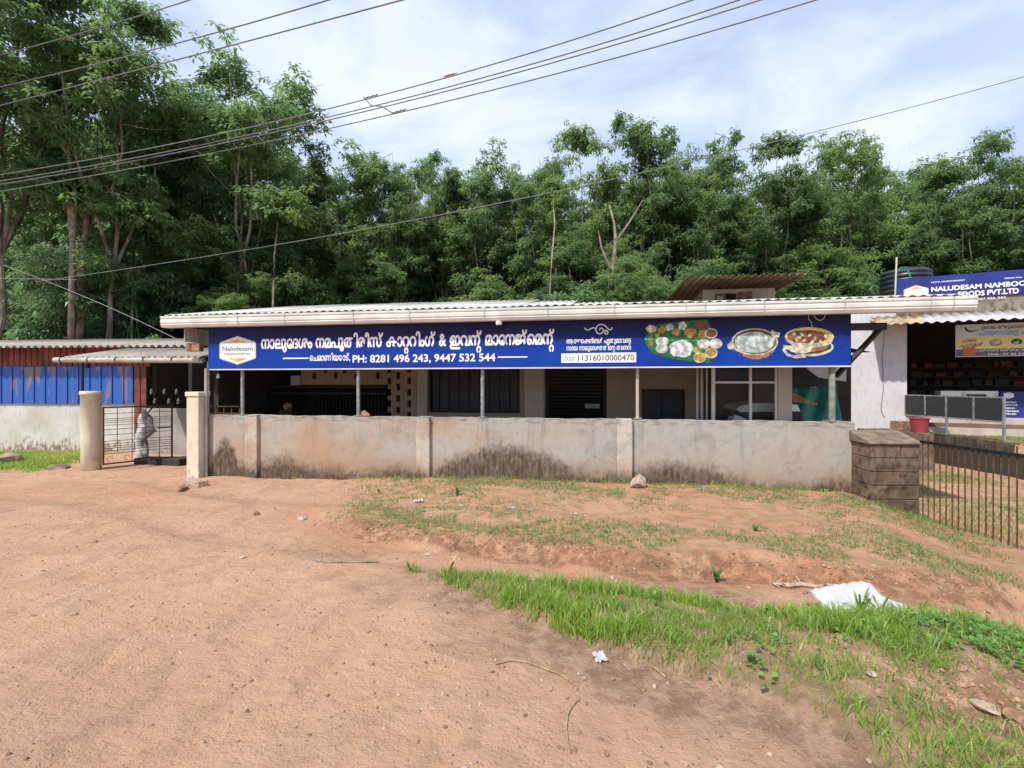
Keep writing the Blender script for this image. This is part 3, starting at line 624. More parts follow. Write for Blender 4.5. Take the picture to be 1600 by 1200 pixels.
for k in range(nsh):
    a = GL+.05+k*wsh; back = 3.64-.0*k
    corr(a-.03, a+wsh+.03, -.16, 2.93+.008*(k % 2), 3.9, (3.74 if k < 7 else max(3.56, 3.74-.05*(k-6)))+.008*(k % 2), amp=.013).build('roof_sheet', M['asb'], house, smooth=True)
# gutter: profiled box, built in lengths with joint straps
def gut(x0, x1): 
    prof = [(-.22, 2.90), (-.235, 2.90), (-.235, 2.865), (-.222, 2.855), (-.222, 2.835), (-.235, 2.825), (-.235, 2.775), (-.222, 2.765), (-.222, 2.75), (-.23, 2.74), (-.205, 2.69), (-.06, 2.69), (-.05, 2.75), (-.075, 2.75), (-.085, 2.715), (-.195, 2.715), (-.205, 2.75)]
    n = len(prof); vs = [(x0, y, z) for y, z in prof]+[(x1, y, z) for y, z in prof]
    fs = [(i, (i+1) % n, (i+1) % n+n, i+n) for i in range(n)]+[tuple(range(n)), tuple(reversed(range(n, 2*n)))]
    return MB().add(vs, fs)
gutter = FM.root('rain_gutter', label='cream profiled rain gutter running along the eave above the blue signboard', cat='gutter')
cuts = [GL]+[FM.x(p, dG) for p in (372, 445, 552, 640, 757, 856, 960, 1072, 1102, 1194, 1320, 1455, 1490)]+[GR]
for a, b in zip(cuts[:-1], cuts[1:]): gut(a+.0015, b-.0015).build('gutter_length', M['white_metal'], gutter)
for c in cuts[1:-1]: MB().box(c-.008, c+.008, -.2395, -.236, 2.70, 2.9).build('joint_strap', M['soffit'], gutter)
# house front wall and what shows in the porch
def holed(x0, x1, z0, z1, y0, y1, holes):
    xs_ = sorted({x0, x1, *[h[0] for h in holes], *[h[1] for h in holes]}); zs_ = sorted({z0, z1, *[h[2] for h in holes], *[h[3] for h in holes]}); m = MB()
    for i in range(len(xs_)-1):
        for j in range(len(zs_)-1):
            cx_, cz_ = (xs_[i]+xs_[i+1])/2, (zs_[j]+zs_[j+1])/2
            if any(h[0] < cx_ < h[1] and h[2] < cz_ < h[3] for h in holes): continue
            if not (x0 < cx_ < x1 and z0 < cz_ < z1): continue
            m.box(xs_[i], xs_[i+1], y0, y1, zs_[j], zs_[j+1])
    return m
DW = 2.1
hx = lambda px, d=DW: FM.x(px, d)
hz = lambda px, py, d=DW: FM.z(px, py, d)
ZT = 3.1; ZB = -.5
win = (hx(670), hx(812), hz(740, 645), 2.2); door = (hx(852), hx(948), ZB, 2.05)
swin = (hx(1003), hx(1070), .85, hz(1036, 608))
holed(hx(653), hx(1100), ZB, ZT, DW, DW+.15, [win, door, swin]).build('porch_wall', M['beige_wall'], house)
for p0, p1 in ((653, 668), (820, 850)): MB().box(hx(p0), hx(p1), DW-.04, DW-.002, ZB, ZT).build('wall_pier', M['beige_light'], house)
# jaali wall
holes = []
for c_, rows in enumerate([(491, 0), (508, 1), (524, 0), (539, 1), (556, 0), (590, 0), (608, 1), (622, 0), (639, 1)]):
    px_, ph = rows
    for r in range(8):
        zc_ = 2.05-ph*.12-r*.26
        if px_ < 606 and zc_ < hz(px_, 602)+.12: continue
        holes.append((hx(px_)-.045, hx(px_)+.045, zc_-.075, zc_+.075))
holes.append((hx(425), hx(606), ZB, hz(520, 601)))
holed(hx(470), hx(653), ZB, ZT, DW, DW+.12, holes).build('pierced_wall', M['beige_wall'], house)
MB().box(hx(455), hx(469.5), DW-.02, DW+.12, hz(460, 602), hz(460, 587)).build('wall_block', M['beige_light'], house)
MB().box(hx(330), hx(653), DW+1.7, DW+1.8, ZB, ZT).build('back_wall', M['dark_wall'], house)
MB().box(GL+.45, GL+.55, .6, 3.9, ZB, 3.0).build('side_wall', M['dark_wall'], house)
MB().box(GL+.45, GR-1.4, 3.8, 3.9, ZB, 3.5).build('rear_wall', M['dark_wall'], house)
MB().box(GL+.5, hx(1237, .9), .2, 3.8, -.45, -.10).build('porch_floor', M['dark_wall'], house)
# porch beams (dark steel) under the roof
for px_ in (330, 379, 560, 754, 996, 1190, 1300):
    x_ = FM.x(px_, 0); MB().hexa([(x_-.025, -.1, 2.78), (x_+.025, -.1, 2.78), (x_+.025, 3.8, 3.42), (x_-.025, 3.8, 3.42), (x_-.025, -.1, 2.86), (x_+.025, -.1, 2.86), (x_+.025, 3.8, 3.55), (x_-.025, 3.8, 3.55)]).build('rafter', M['dark_iron'], house)
MB().box(GL+.3, GR-.4, 1.0, 1.05, 2.95, 3.02).build('purlin', M['dark_iron'], house)
# grille gate in the porch
gr_ = MB(); gg = FM.root('grille_partition', label='dark iron grille across the porch beneath the pierced wall', cat='grille')
MB().box(hx(425), hx(605), DW-.06, DW-.03, hz(500, 604)-.03, hz(500, 602)).build('top_rail', M['dark_iron'], gg)
MB().box(hx(425), hx(605), DW-.06, DW-.03, hz(500, 614)-.03, hz(500, 613)).build('middle_rail', M['dark_iron'], gg)
ga = hx(426)
bar = MB().box(0, .014, DW-.055, DW-.035, -.1, hz(500, 602)).build('bar', M['dark_iron'], gg); bar.location.x = ga
nb = 34
for k in range(1, nb):
    c = bar.copy(); COL.objects.link(c); c.parent = gg; c.location.x = ga+(hx(604)-ga)*k/(nb-1)
# window in porch
wi = empty('dark_window', (0, 0, 0)); bpy.data.objects.remove(wi)
fr = MB(); a, b, c_, d_ = win
for q in ((a, a+.05, c_, d_), (b-.05, b, c_, d_), (a+.05, b-.05, c_, c_+.05), (a+.05, b-.05, d_-.05, d_)): fr.box(q[0]+.001, q[1]-.001, DW-.015, DW+.05, q[2]+.001, q[3]-.001)
wobj = fr.build('window', M['dark_iron'], house); 
MB().box(a+.05, b-.05, DW+.06, DW+.065, c_+.05, d_-.05).build('pane', M['dark_glass'], wobj)
for k in range(1, 9): MB().box(a+(b-a)*k/9-.008, a+(b-a)*k/9+.008, DW+.02, DW+.035, c_+.05, d_-.05).build('bar', M['dark_iron'], wobj)
# rolling shutter
a, b, c_, d_ = door; sh = MB().box(a+.002, a+.06, DW+.02, DW+.07, -.1, d_-.002).box(b-.06, b-.002, DW+.02, DW+.07, -.1, d_-.002).box(a+.062, b-.062, DW+.02, DW+.09, d_-.1, d_-.002).build('shutter_door', M['dark_iron'], house)
zz = .1
while zz < d_-.12:
    MB().hexa([(a+.062, DW+.05, zz), (b-.062, DW+.05, zz), (b-.062, DW+.065, zz), (a+.062, DW+.065, zz), (a+.062, DW+.035, zz+.06), (b-.062, DW+.035, zz+.06), (b-.062, DW+.065, zz+.06), (a+.062, DW+.065, zz+.06)]).build('slat', M['black'], sh); zz += .075
MB().box(hx(914), hx(937), DW+.012, DW+.018, hz(925, 638), hz(925, 631)).build('notice_plate', M['grey_green'], sh)
# small double window
a, b, c_, d_ = swin; sw = MB()
for q in ((a, a+.04, c_, d_), (b-.04, b, c_, d_), ((a+b)/2-.03, (a+b)/2+.03, c_+.0, d_-.04), (a+.04, b-.04, d_-.04, d_)): sw.box(q[0]+.001, q[1]-.001, DW-.02, DW+.06, q[2]+.001, q[3]-.001)
swo = sw.build('window', M['black'], house)
for q0, q1 in ((a+.04, (a+b)/2-.03), ((a+b)/2+.03, b-.04)): MB().box(q0+.001, q1-.001, DW+.03, DW+.035, c_+.02, d_-.045).build('pane', M['dark_glass'], swo)
# glazed cabin
DC = .75; kx = lambda px: FM.x(px, DC)
MB().box(kx(1215), kx(1237), DC-.02, DC+.18, ZB, ZT-.2).build('cabin_pillar', M['beige_light'], house)
gwn = MB()
for p0, p1 in ((1112, 1117.5), (1171, 1175), (1211, 1214.8)): gwn.box(kx(p0), kx(p1), DC, DC+.05, ZB, 2.6)
cabw = gwn.build('window_frame', M['white_metal'], house)
for p0, p1 in ((1117.6, 1170.9), (1175.1, 1210.9)):
    MB().box(kx(p0), kx(p1), DC, DC+.05, hz(1160, 599, DC), hz(1160, 596, DC)).build('cross_bar', M['white_metal'], cabw)
    MB().box(kx(p0), kx(p1), DC+.02, DC+.025, -.1, hz(1160, 599, DC)-.002).build('pane', M['glass'], cabw)
    MB().box(kx(p0), kx(p1), DC+.02, DC+.025, hz(1160, 596, DC)+.002, 2.6).build('pane', M['glass'], cabw)
for p0, p1 in ((1090, 1093), (1097, 1100), (1105, 1108)): MB().box(kx(p0), kx(p1), DC+.1, DC+.13, ZB, 2.6).build('shutter_rail', M['soffit'], house)
MB().box(kx(1230), kx(1237), DC+.181, 3.75, ZB, 3.0).build('cabin_side_wall', M['beige_wall'], house)
MB().box(kx(1117), kx(1229), DC+2.6, DC+2.7, ZB, 3.0).build('cabin_back_wall', M['beige_wall'], house)
# white car behind the glass
car = FM.root('white_car', label='white car parked inside behind the white grid window', cat='car')
co = DC+.42; X0 = FM.x(1146, co); X1 = X0+1.3
za = hz(1180, 632, co)
roofm = MB()
top = [(X0+.05, za-.1), (X0+.12, za-.03), (X0+.3, za+.02), (X0+.65, za+.03), (X0+1.1, za), (X0+1.15, za-.12), (X0+.12, za-.14)]
roofm.prism(top, co, co+1.0).build('body', M['car_white'], car)
MB().prism([(X0+.1, za-.142), (X0+1.15, za-.122), (X0+1.25, za-.45), (X0-.02, za-.45)], co+.01, co+.9).build('windscreen', M['dark_glass'], car)
MB().prism([(X0-.1, za-.22), (X0-.04, za-.17), (X0+.4, za-.38), (X0+.75, za-.42), (X0+1.4, za-.44), (X0+1.4, za-.9), (X0-.12, za-.9)], co-.35, co+.0).build('bonnet', M['car_white'], car, bevel=.02)
MB().box(X0-.1, X0-.02, co-.2, co-.15, za-.2, za-.12).build('mirror', M['dark_iron'], car)
for xx in (X0+.05, X0+1.15): MB().tube([(xx, co-.2, za-1.0), (xx, co-.05, za-1.0)], .28, 14).build('wheel', M['black'], car)
# side panels under the left end of the roof, end of rafters
for k in range(5):
    MB().box(GL+.42, GL+.432, -.12+k*.28, -.12+k*.28+.268, 2.42, 2.70).build('soffit_panel', M['soffit'], house)
MB().box(GL+.36, GL+.66, -.02, .10, 2.24, 2.40).build('beam_end', M['wood'], house, bevel=.01)
pt = FM.root('clay_pot', label='orange clay pot standing in the dark behind the grille', cat='pot'); q_ = DW-.4; zq = FM.z(450, 640, q_)
MB().lathe([(.001, zq), (.07, zq), (.11, zq+.06), (.10, zq+.11), (.06, zq+.14), (.08, zq+.16), (.001, zq+.16)], 16, (FM.x(450, q_), q_)).build('bowl', M['laterite'], pt); MB().box(FM.x(440, q_), FM.x(460, q_), q_-.1, q_+.1, -.1, zq-.001).build('stand', M['dark_wall'], pt)
rg = FM.root('red_iron_rack', label='low red iron rack behind the wall at the left end of the porch', cat='rack'); q_ = .5; za_ = FM.z(345, 634, q_)
for p_ in (325, 337, 349, 361, 373): MB().box(FM.x(p_, q_), FM.x(p_, q_)+.02, q_, q_+.02, -.1, za_-.021).build('upright', M['iron'], rg)
for zz in (za_-.02, za_-.16): MB().box(FM.x(325, q_), FM.x(373, q_)+.02, q_-.022, q_-.002, zz, zz+.02).build('rail', M['iron'], rg)
# bulb
bl = FM.root('hanging_bulb', label='unlit bulb hanging below the left end of the signboard', cat='bulb')
bx_ = FM.x(341, .4); zz_ = FM.z(341, 588, .4)
MB().tube([(bx_, .4, zz_+.05), (bx_, .4, 2.95)], .004, 5).build('cord', M['black'], bl); MB().lathe([(.002, zz_-.05), (.03, zz_-.03), (.035, zz_), (.018, zz_+.035), (.016, zz_+.06), (.001, zz_+.061)], 12, (bx_, .4)).build('glass_bulb', M['pale_print'], bl, smooth=True)
# camera / lamp under the gutter, loose wire over the board
lm = FM.root('eave_lamp', label='small white lamp fitted under the gutter above the phone number', cat='lamp'); lx_ = FM.x(779, -.2)
MB().lathe([(.001, 2.685), (.05, 2.685), (.055, 2.65), (.05, 2.615), (.001, 2.615)], 16, (lx_, -.17)).build('housing', M['white_metal'], lm, smooth=False); MB().lathe([(.04, 2.614), (.03, 2.60), (.001, 2.598)], 12, (lx_, -.17)).build('lens', M['dark_glass'], lm)
lw = FM.root('loose_wire', label='thin white wire curling over the curry bowl picture', cat='wire')
pts = [(1268, 487), (1264, 492), (1263, 498), (1268, 504), (1269, 511)]
MB().tube([(FM.x(p, -.05), -.05, FM.z(p, q, -.05)) for p, q in pts], .004, 5).build('strand', M['white_metal'], lw)
pts = [(1271, 492), (1275, 498), (1281, 501), (1287, 498), (1291, 490), (1290, 484)]
MB().tube([(FM.x(p, -.06), -.06, FM.z(p, q, -.06)) for p, q in pts], .004, 5).build('strand', M['white_metal'], lw)
# bracket at the right end
br = FM.root('steel_bracket', label='black steel bracket with diagonal brace at the right end of the signboard', cat='bracket')
e0, e1 = FM.x(1330, .15), FM.x(1383, .15)
MB().box(e0-1.2, e1, .1, .2, FM.z(1355, 516, .15), FM.z(1355, 505, .15)).build('arm', M['black'], br)
p0 = (FM.x(1306, .15), .15, FM.z(1306, 588, .15)); p1 = (FM.x(1376, .15), .15, FM.z(1376, 513, .15))
MB().tube([p0, p1], .045, 4).build('brace', M['dark_iron'], br)
MB().tube([(FM.x(1320, .3), .3, FM.z(1320, 547, .3)), (FM.x(1360, .3), .3, FM.z(1360, 550, .3))], [.05, .005], 4).build('plate', M['dark_iron'], br)
# stones lying on the wall
def rock(name, x, y, z, sx_, sy_, sz_, mat, seed, rz=0, sub=2, parent=None, **k):
    import bmesh
    b = bmesh.new(); bmesh.ops.create_icosphere(b, subdivisions=sub, radius=1); r = random.Random(seed)
    ph = [(Vector((r.uniform(-1, 1), r.uniform(-1, 1), r.uniform(-1, 1))).normalized(), r.uniform(.45, .85)) for _ in range(9)]
    for v in b.verts:
        for n_, d_ in ph:
            q = v.co.dot(n_)
            if q > d_: v.co -= n_*(q-d_)*.9
        v.co += v.co*r.uniform(-.05, .05)
        v.co = Vector((v.co.x*sx_, v.co.y*sy_, v.co.z*sz_))
    me = bpy.data.meshes.new(name); b.to_mesh(me); b.free()
    o = mkobj(name, me, M[mat], parent, **k); o.location = (x, y, z); o.rotation_euler = (0, 0, rz); return o
x_, y_, _ = FM.world(FM.x(571, .07), .07); rock('stone', x_, y_, TOPW+.045, .1, .05, .075, 'laterite', 5, label='small wedge of stone lying on top of the wall left of a pipe', cat='stone')
# raised room behind the hall
att = FM.root('rear_room', label='small cream rear room with a brown sheet roof rising behind the hall roof', cat='building')
DR = 3.95
ax0, ax1 = FM.x(1098, DR), FM.x(1211, DR)
holed(ax0, ax1, 2.6, 3.88, DR, DR+.1, [(FM.x(1133, DR), FM.x(1152, DR), 3.3, 3.78)]).build('wall', M['cream'], att)
MB().box(ax0+.02, ax1-.02, DR+1.2, DR+1.3, 2.6, 3.88).build('rear_wall', M['dark_wall'], att)
MB().box(ax0, ax0+.1, DR+.1, DR+1.2, 2.6, 3.88).build('wall', M['cream'], att)
wf = MB().box(FM.x(1117, DR), FM.x(1120, DR), DR-.03, DR-.002, 3.3, 3.77).box(FM.x(1130, DR), FM.x(1133, DR), DR-.03, DR-.002, 3.3, 3.77).box(FM.x(1120, DR), FM.x(1130, DR), DR-.03, DR-.002, 3.72, 3.77).build('window', M['wood'], att)
MB().box(FM.x(1153, DR), FM.x(1175, DR), DR-.03, DR-.002, 3.3, 3.80).build('shutter', M['wood'], att)
da, db = DR-1.25, DR+1.5
nS = 4; a_, b_ = FM.x(1071, da), FM.x(1262, da)
for k in range(nS): 
    q = (b_-a_)/nS; corr(a_+k*q-.02, a_+(k+1)*q+.02, da, 3.93, db, 3.86, .15, .03).build('roof_sheet', M['brown_sheet'], att)
# ------------------------------------------------------------------ between hall and shop: tarpaulin etc
tarp = FM.root('green_tarpaulin', label='green tarpaulin sagging behind the thick post at the right of the porch', cat='tarpaulin')
dT = 1.6; n = 14; vs = []; fs = []
c4 = [(FM.x(1239, dT), FM.z(1239, 606, dT)), (FM.x(1322, dT-.3), FM.z(1322, 601, dT-.3)), (FM.x(1308, dT), FM.z(1308, 657, dT)), (FM.x(1239, dT), FM.z(1239, 657, dT)-.1)]
for i in range(n+1):
    for j in range(n+1):
        u, v = i/n, j/n; x_ = (c4[0][0]*(1-u)+c4[1][0]*u)*(1-v)+(c4[3][0]*(1-u)+c4[2][0]*u)*v; z_ = (c4[0][1]*(1-u)+c4[1][1]*u)*(1-v)+(c4[3][1]*(1-u)+c4[2][1]*u)*v
        y_ = dT-.25*math.sin(u*2.5)*v+.05*math.sin(u*13+v*4); vs += [(x_, y_, z_)]
for i in range(n):
    for j in range(n): fs.append((i*(n+1)+j, (i+1)*(n+1)+j, (i+1)*(n+1)+j+1, i*(n+1)+j+1))
o = MB().add(vs, fs).build('sheet', M['tarp'], tarp, smooth=True); sm = o.modifiers.new('s', 'SOLIDIFY'); sm.thickness = .004
pb = FM.root('plank', label='rough pale plank poking out beside the glazed cabin pillar', cat='plank')
MB().hexa([(FM.x(1238, 1.2), 1.2, FM.z(1238, 628, 1.2)), (FM.x(1277, 1.2), 1.2, FM.z(1277, 633, 1.2)), (FM.x(1277, 1.2), 1.3, FM.z(1277, 633, 1.2)), (FM.x(1238, 1.2), 1.4, FM.z(1238, 628, 1.2)),
           (FM.x(1238, 1.2), 1.2, FM.z(1238, 613, 1.2)), (FM.x(1277, 1.2), 1.2, FM.z(1277, 631, 1.2)), (FM.x(1277, 1.2), 1.3, FM.z(1277, 631, 1.2)), (FM.x(1238, 1.2), 1.4, FM.z(1238, 613, 1.2))]).build('board', M['wood'], pb)
hs = FM.root('hanging_sheet', label='crumpled grey sheet hanging from the eave left of the thick post', cat='sheet')
MB().prism([(FM.x(1258, 1.0), 2.2), (FM.x(1262, 1.0), FM.z(1262, 577, 1.0)), (FM.x(1280, 1.0), FM.z(1280, 590, 1.0)), (FM.x(1322, 1.0), FM.z(1322, 596, 1.0)), (FM.x(1324, 1.0), 2.2)], 1.0, 1.02).build('cloth', M['sackcloth'], hs)
ry = FM.root('yard_back_wall', label='dark shed wall behind the green tarpaulin', cat='wall')
MB().box(FM.x(1238, 2.6), FM.x(1330, 2.6), 2.6, 2.7, -.5, 2.75).build('panel', M['dark_wall'], ry)
# ------------------------------------------------------------------ neighbouring shop
shop = FS.root('neighbour_shop', label='neighbouring open-fronted shop with white side wall and scalloped canopy at the right', cat='building')
S = lambda px, d=0: FS.x(px, d)
Sz = lambda px, py, d=0: FS.z(px, py, d)
MB().box(S(1300), S(1417), 0, .2, -.3, 3.55).build('front_wall', M['shop_wall'], shop)
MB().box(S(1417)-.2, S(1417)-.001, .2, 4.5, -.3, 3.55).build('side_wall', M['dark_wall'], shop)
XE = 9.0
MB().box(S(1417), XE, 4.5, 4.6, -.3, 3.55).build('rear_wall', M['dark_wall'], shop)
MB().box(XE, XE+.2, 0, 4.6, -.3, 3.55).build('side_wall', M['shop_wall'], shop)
MB().box(S(1300), XE+.2, .0, 4.6, 3.552, 3.66).build('roof_slab', M['concrete_old'], shop)
MB().box(S(1400), XE+.2, -.06, .12, 3.32, 3.80).build('parapet', M['parapet'], shop)
MB().box(S(1417)+.002, XE-.002, -.05, 4.49, .30, .74).build('floor', M['slab_white'], shop)
MB().box(S(1417)+.002, XE, -.25, -.052, .3, .60).build('step', M['slab_brown'], shop)
MB().box(S(1417)+.002, XE, -.5, -.252, .25, .50).build('step', M['slab_white'], shop)
aa = S(1372, -1.0)
for k in range(8): corr(aa+k*1.0-.02, aa+(k+1)*1.0+.02, -1.0, 3.12, -.062, 3.42, .2, .022).build('canopy_sheet', M['canopy_tan' if k < 1 else 'canopy_sheet'], shop, smooth=True)
# drain hook, crack wire on the white wall
sw_ = FS.root('wall_cable', label='thin dark cable hanging down the white shop wall', cat='cable')
pts = [(1381.5, 512), (1381, 535), (1378.5, 555), (1380, 580), (1380, 610), (1376.5, 640), (1380, 649), (1383, 651)]
MB().tube([(S(p, -.02), -.02, Sz(p, q, -.02)) for p, q in pts], .007, 5).build('strand', M['wire'], sw_)
# shelves of goods inside
M['red_dim'] = simple('dim_red_packet', (0.10, 0.02, 0.02), .6)
shf = FS.root('goods_shelves', label='dim shelves stacked with packets inside the shop', cat='shelves')
rr = random.Random(3)
for k, py_ in enumerate((574, 588, 602, 616)):
    zq = Sz(1470, py_, 2.6); MB().box(S(1420, 2.6), S(1420, 2.6)+3.2, 2.6, 2.95, zq-.03, zq).build('shelf', M['dark_wall'], shf)
    x_ = S(1420, 2.6)+.05
    while x_ < S(1420, 2.6)+3.0:
        w_ = rr.uniform(.1, .3); h_ = rr.uniform(.08, .18); MB().box(x_, x_+w_, 2.62, 2.8, zq+.001, zq+h_).build('packet', M[rr.choice(['dark_wall', 'dark_wall', 'iron', 'grey_fabric', 'red_dim', 'dark_iron'])], shf); x_ += w_+rr.uniform(.02, .2)
# counter
ct = FS.root('counter', label='white shop counter behind the dark railing panels', cat='counter')
MB().box(S(1470, .6), S(1560, .6), .6, 1.1, .74, Sz(1515, 611, .6)).build('carcass', M['pale_print'], ct)
MB().box(S(1503, .59), S(1508, .59), .58, .598, Sz(1505, 620, .6), Sz(1505, 613, .6)).build('label_card', M['cream'], ct)
MB().box(S(1510, .59), S(1541, .59), .58, .598, Sz(1520, 621, .6), Sz(1520, 616, .6)).build('display_slot', M['dark_glass'], ct)
# roof sign
rs = FS.root('roof_signboard', label='blue rooftop signboard with white capitals partly hidden by the gutter', cat='signboard')
d = -.1
MB().box(S(1402, d), XE-1.5, d, d+.05, 3.80, Sz(1455, 432, d)).build('board', M['blue_flat'], rs)
put_text('lettering', 'NALUDESAM NAMBOODIRIES', S(1455, d), S(1455, d)+(S(1600, d)-S(1455, d))*1.30, Sz(1455, 455.5, d), Sz(1455, 448.5, d), d-.002, M['white'], rs, bold=.035, ref=.73)
put_text('lettering', 'FOODS PVT.LTD', S(1497, d), S(1592, d), Sz(1540, 461, d), Sz(1540, 453, d), d-.002, M['white'], rs, bold=.035, ref=.73)
put_text('lettering', 'MOB: 9567 426 243', S(1500, d), S(1571, d), Sz(1540, 468, d), Sz(1540, 464.5, d), d-.002, M['white'], rs, bold=.01, ref=.73)
put_text('lettering', 'NOTE: ADVERTISEMENT', S(1455, d), S(1508, d), Sz(1480, 440.5, d), Sz(1480, 438.5, d), d-.002, M['white'], rs, bold=.03, ref=.73)
put_text('lettering', 'FSSAI No: 1131', S(1570, d), S(1612, d), Sz(1590, 434.5, d), Sz(1590, 432.5, d), d-.002, M['white'], rs, bold=.03, ref=.73)
badge(rs, (S(1412, d)+S(1451, d))/2, Sz(1431, 459, d), S(1451, d)-S(1412, d), .45, FS, 1, M['pale_print'], d+.001)
# banner
bn = FS.root('hanging_banner', label='bright yellow and pale blue banner hanging in the shop opening', cat='banner')
d = .15; bx_, bxe = S(1493, d), S(1493, d)+4.0; zt_, zb_ = Sz(1493, 508, d), Sz(1493, 558, d); hh = zt_-zb_
M['pale_blue'] = simple('pale_blue_print', (0.68, 0.80, 0.86), 0.5, .05, 1.5, bump=0); M['yellow'] = simple('yellow_print', (0.86, 0.76, 0.28), 0.5, .06, 1.5, bump=0)
M['mauve'] = simple('mauve_print', (0.14, 0.12, 0.17), 0.5, .1, 1.5, bump=0); M['coral'] = simple('coral_print', (0.70, 0.16, 0.08), 0.5, .1, 4, bump=0); M['sky_ink'] = simple('sky_ink', (0.12, 0.34, 0.62), 0.5, 0, 3, bump=0); M['plum'] = simple('plum_ink', (0.22, 0.10, 0.14), 0.5, 0, 3, bump=0)
MB().box(bx_, bxe, d, d+.012, zb_, zt_).build('sheet', M['pale_blue'], bn)
MB().box(bx_+.01, bxe, d-.004, d-.001, zb_+hh*.24, zb_+hh*.60).build('yellow_band', M['yellow'], bn)
MB().box(bx_+.01, bxe, d-.004, d-.001, zb_+.015, zb_+hh*.235).build('dark_band', M['mauve'], bn)
kw = (S(1600, d)-S(1493, d))/107   # metres per photo pixel
MB().box(bx_+12*kw, bx_+32*kw, d-.007, d-.005, zb_+.03, zb_+hh*.30).build('round_label', M['coral'], bn, bevel=.0)
put_text('lettering', ['ഉ', 'ത', 'ാ', 'ട', 'ം', ' ', 'ത', 'ി', 'രു', 'േ', 'വ', 'ാ', 'ണ', 'ം', ' ', 'ന', 'ാ', 'ള', 'ി', 'ൽ'], bx_+42*kw, bx_+142*kw, zt_-hh*.16, zt_-hh*.08, d-.002, M['ink'], bn, bold=.018, ref=.60)
put_text('lettering', ['പാ', 'യ', 'സ', 'േ', 'മ', 'ള', ' ', 'പാ', 'യ', 'സ', 'ം'], bx_+37*kw, bx_+147*kw, zt_-hh*.35, zt_-hh*.23, d-.002, M['sky_ink'], bn, bold=.018, ref=.60)
put_text('lettering', ['പാ', 'ല', 'ട'], bx_+10*kw, bx_+34*kw, zb_+hh*.46, zb_+hh*.56, d-.0055, M['plum'], bn, bold=.025, ref=.60, shear=.3)
put_text('lettering', ['പ', 'ഥ', 'മ', 'ൻ'], bx_+8*kw, bx_+44*kw, zb_+hh*.31, zb_+hh*.41, d-.0055, M['plum'], bn, bold=.025, ref=.60, shear=.3)
put_text('lettering', 'Mob.: 97 46 33 04 30', bx_+52*kw, bx_+130*kw, zb_+.03, zb_+hh*.10, d-.0055, M['white'], bn, bold=.02, ref=.73)
put_text('lettering', ['പാ', 'ർ', 'സ', 'ൽ', ' ', 'ല', 'ഭ', 'ി', 'ക', 'ു', 'ം', ' ', 'മ', 'ു', 'ൻ'], bx_+32*kw, bx_+120*kw, zb_+hh*.16, zb_+hh*.21, d-.0055, M['white'], bn, bold=.018, ref=.60)
YFs = d-.005
MB().prism(disc(bx_+64*kw, zb_+hh*.42, 10*kw, 7*kw), YFs-.001, YFs).build('printed_bowl', M['bronze_print'], bn); MB().prism(disc(bx_+64*kw, zb_+hh*.43, 8.5*kw, 5.5*kw), YFs-.003, YFs-.002).build('bowl_filling', M['cream_print'], bn)
MB().prism(disc(bx_+96*kw, zb_+hh*.43, 9*kw, 6*kw, wob=.05), YFs-.001, YFs).build('printed_leaf', M['leaf_print'], bn); MB().prism(disc(bx_+95*kw, zb_+hh*.40, 4*kw, 3*kw), YFs-.003, YFs-.002).build('printed_rice', M['rice_print'], bn)
L_ = [(bx_+(x/13.3)*kw-11.5*kw, zt_-(y-240)/13.3*kw) for x, y in [(335, 350), (350, 310), (375, 350), (400, 400), (450, 432), (540, 432), (640, 410)]]
ribbon('printed_snake_boat', L_, [.01, .03, .04, .05, .05, .03, .01], M['leaf_print'], bn, d-.002)
# blue poster at counter
po = FS.root('counter_poster', label='dark blue poster with pale badge on the shop counter front', cat='poster')
d = .45; MB().box(S(1564, d), S(1564, d)+2.2, d, d+.02, Sz(1590, 655, d), Sz(1590, 612, d)).build('sheet', M['blue_flat'], po)
badge(po, S(1576, d), Sz(1576, 618, d), S(1584, d)-S(1568, d), .17, FS, 1, M['pale_print'], d)
for k, (t_, x1_) in enumerate((('Naludesam', 1588), ('NAMBOODIRIES', 1590), ('caterers', 1586), ('sadya & payasam', 1592), ('orders taken', 1588))): put_text('lettering', t_, S(1571, d), S(x1_, d), Sz(1580, 629.5+k*4.6, d), Sz(1580, 626.5+k*4.6, d), d-.002, M['white'], po, bold=.02, ref=.73)
# water tank
tk = FS.root('water_tank', label='large black ribbed water tank on the shop roof behind the rooftop sign', cat='water tank')
dt = 1.5; tx = S(1415, dt); r_ = (S(1457, dt)-S(1373, dt))/2; tz = Sz(1415, 424, dt)
prof = [(.001, 3.67), (r_, 3.67)]
zz = 3.72
while zz < tz-.12: prof += [(r_, zz), (r_-.03, zz+.03), (r_-.03, zz+.06), (r_, zz+.09)]; zz += .14
prof += [(r_-.02, tz-.06), (r_*.85, tz), (r_*.3, tz+.06), (.001, tz+.06)]
MB().lathe(prof, 36, (tx, dt)).build('shell', M['tank'], tk, smooth=True)
MB().lathe([(.2, tz+.05), (.2, tz+.1), (.001, tz+.11)], 20, (tx, dt)).build('lid', M['tank'], tk)
vp = FS.root('vent_pipe', label='slender pale pipe standing in front of the black water tank', cat='pipe'); MB().tube([(S(1398, .3), .3, 3.67), (S(1401, .3), .3, Sz(1401, 402, .3))], .022, 8).build('shaft', M['white_metal'], vp)
gh = FS.root('green_hose', label='green hose looping over the top of the black tank', cat='hose')
pts = [(1403, 424), (1408, 418), (1415, 418), (1420, 426), (1424, 440)]
MB().tube([(S(p, .55), .55, Sz(p, q, .55)) for p, q in pts], .02, 6).build('tube', M['green_pipe'], gh)
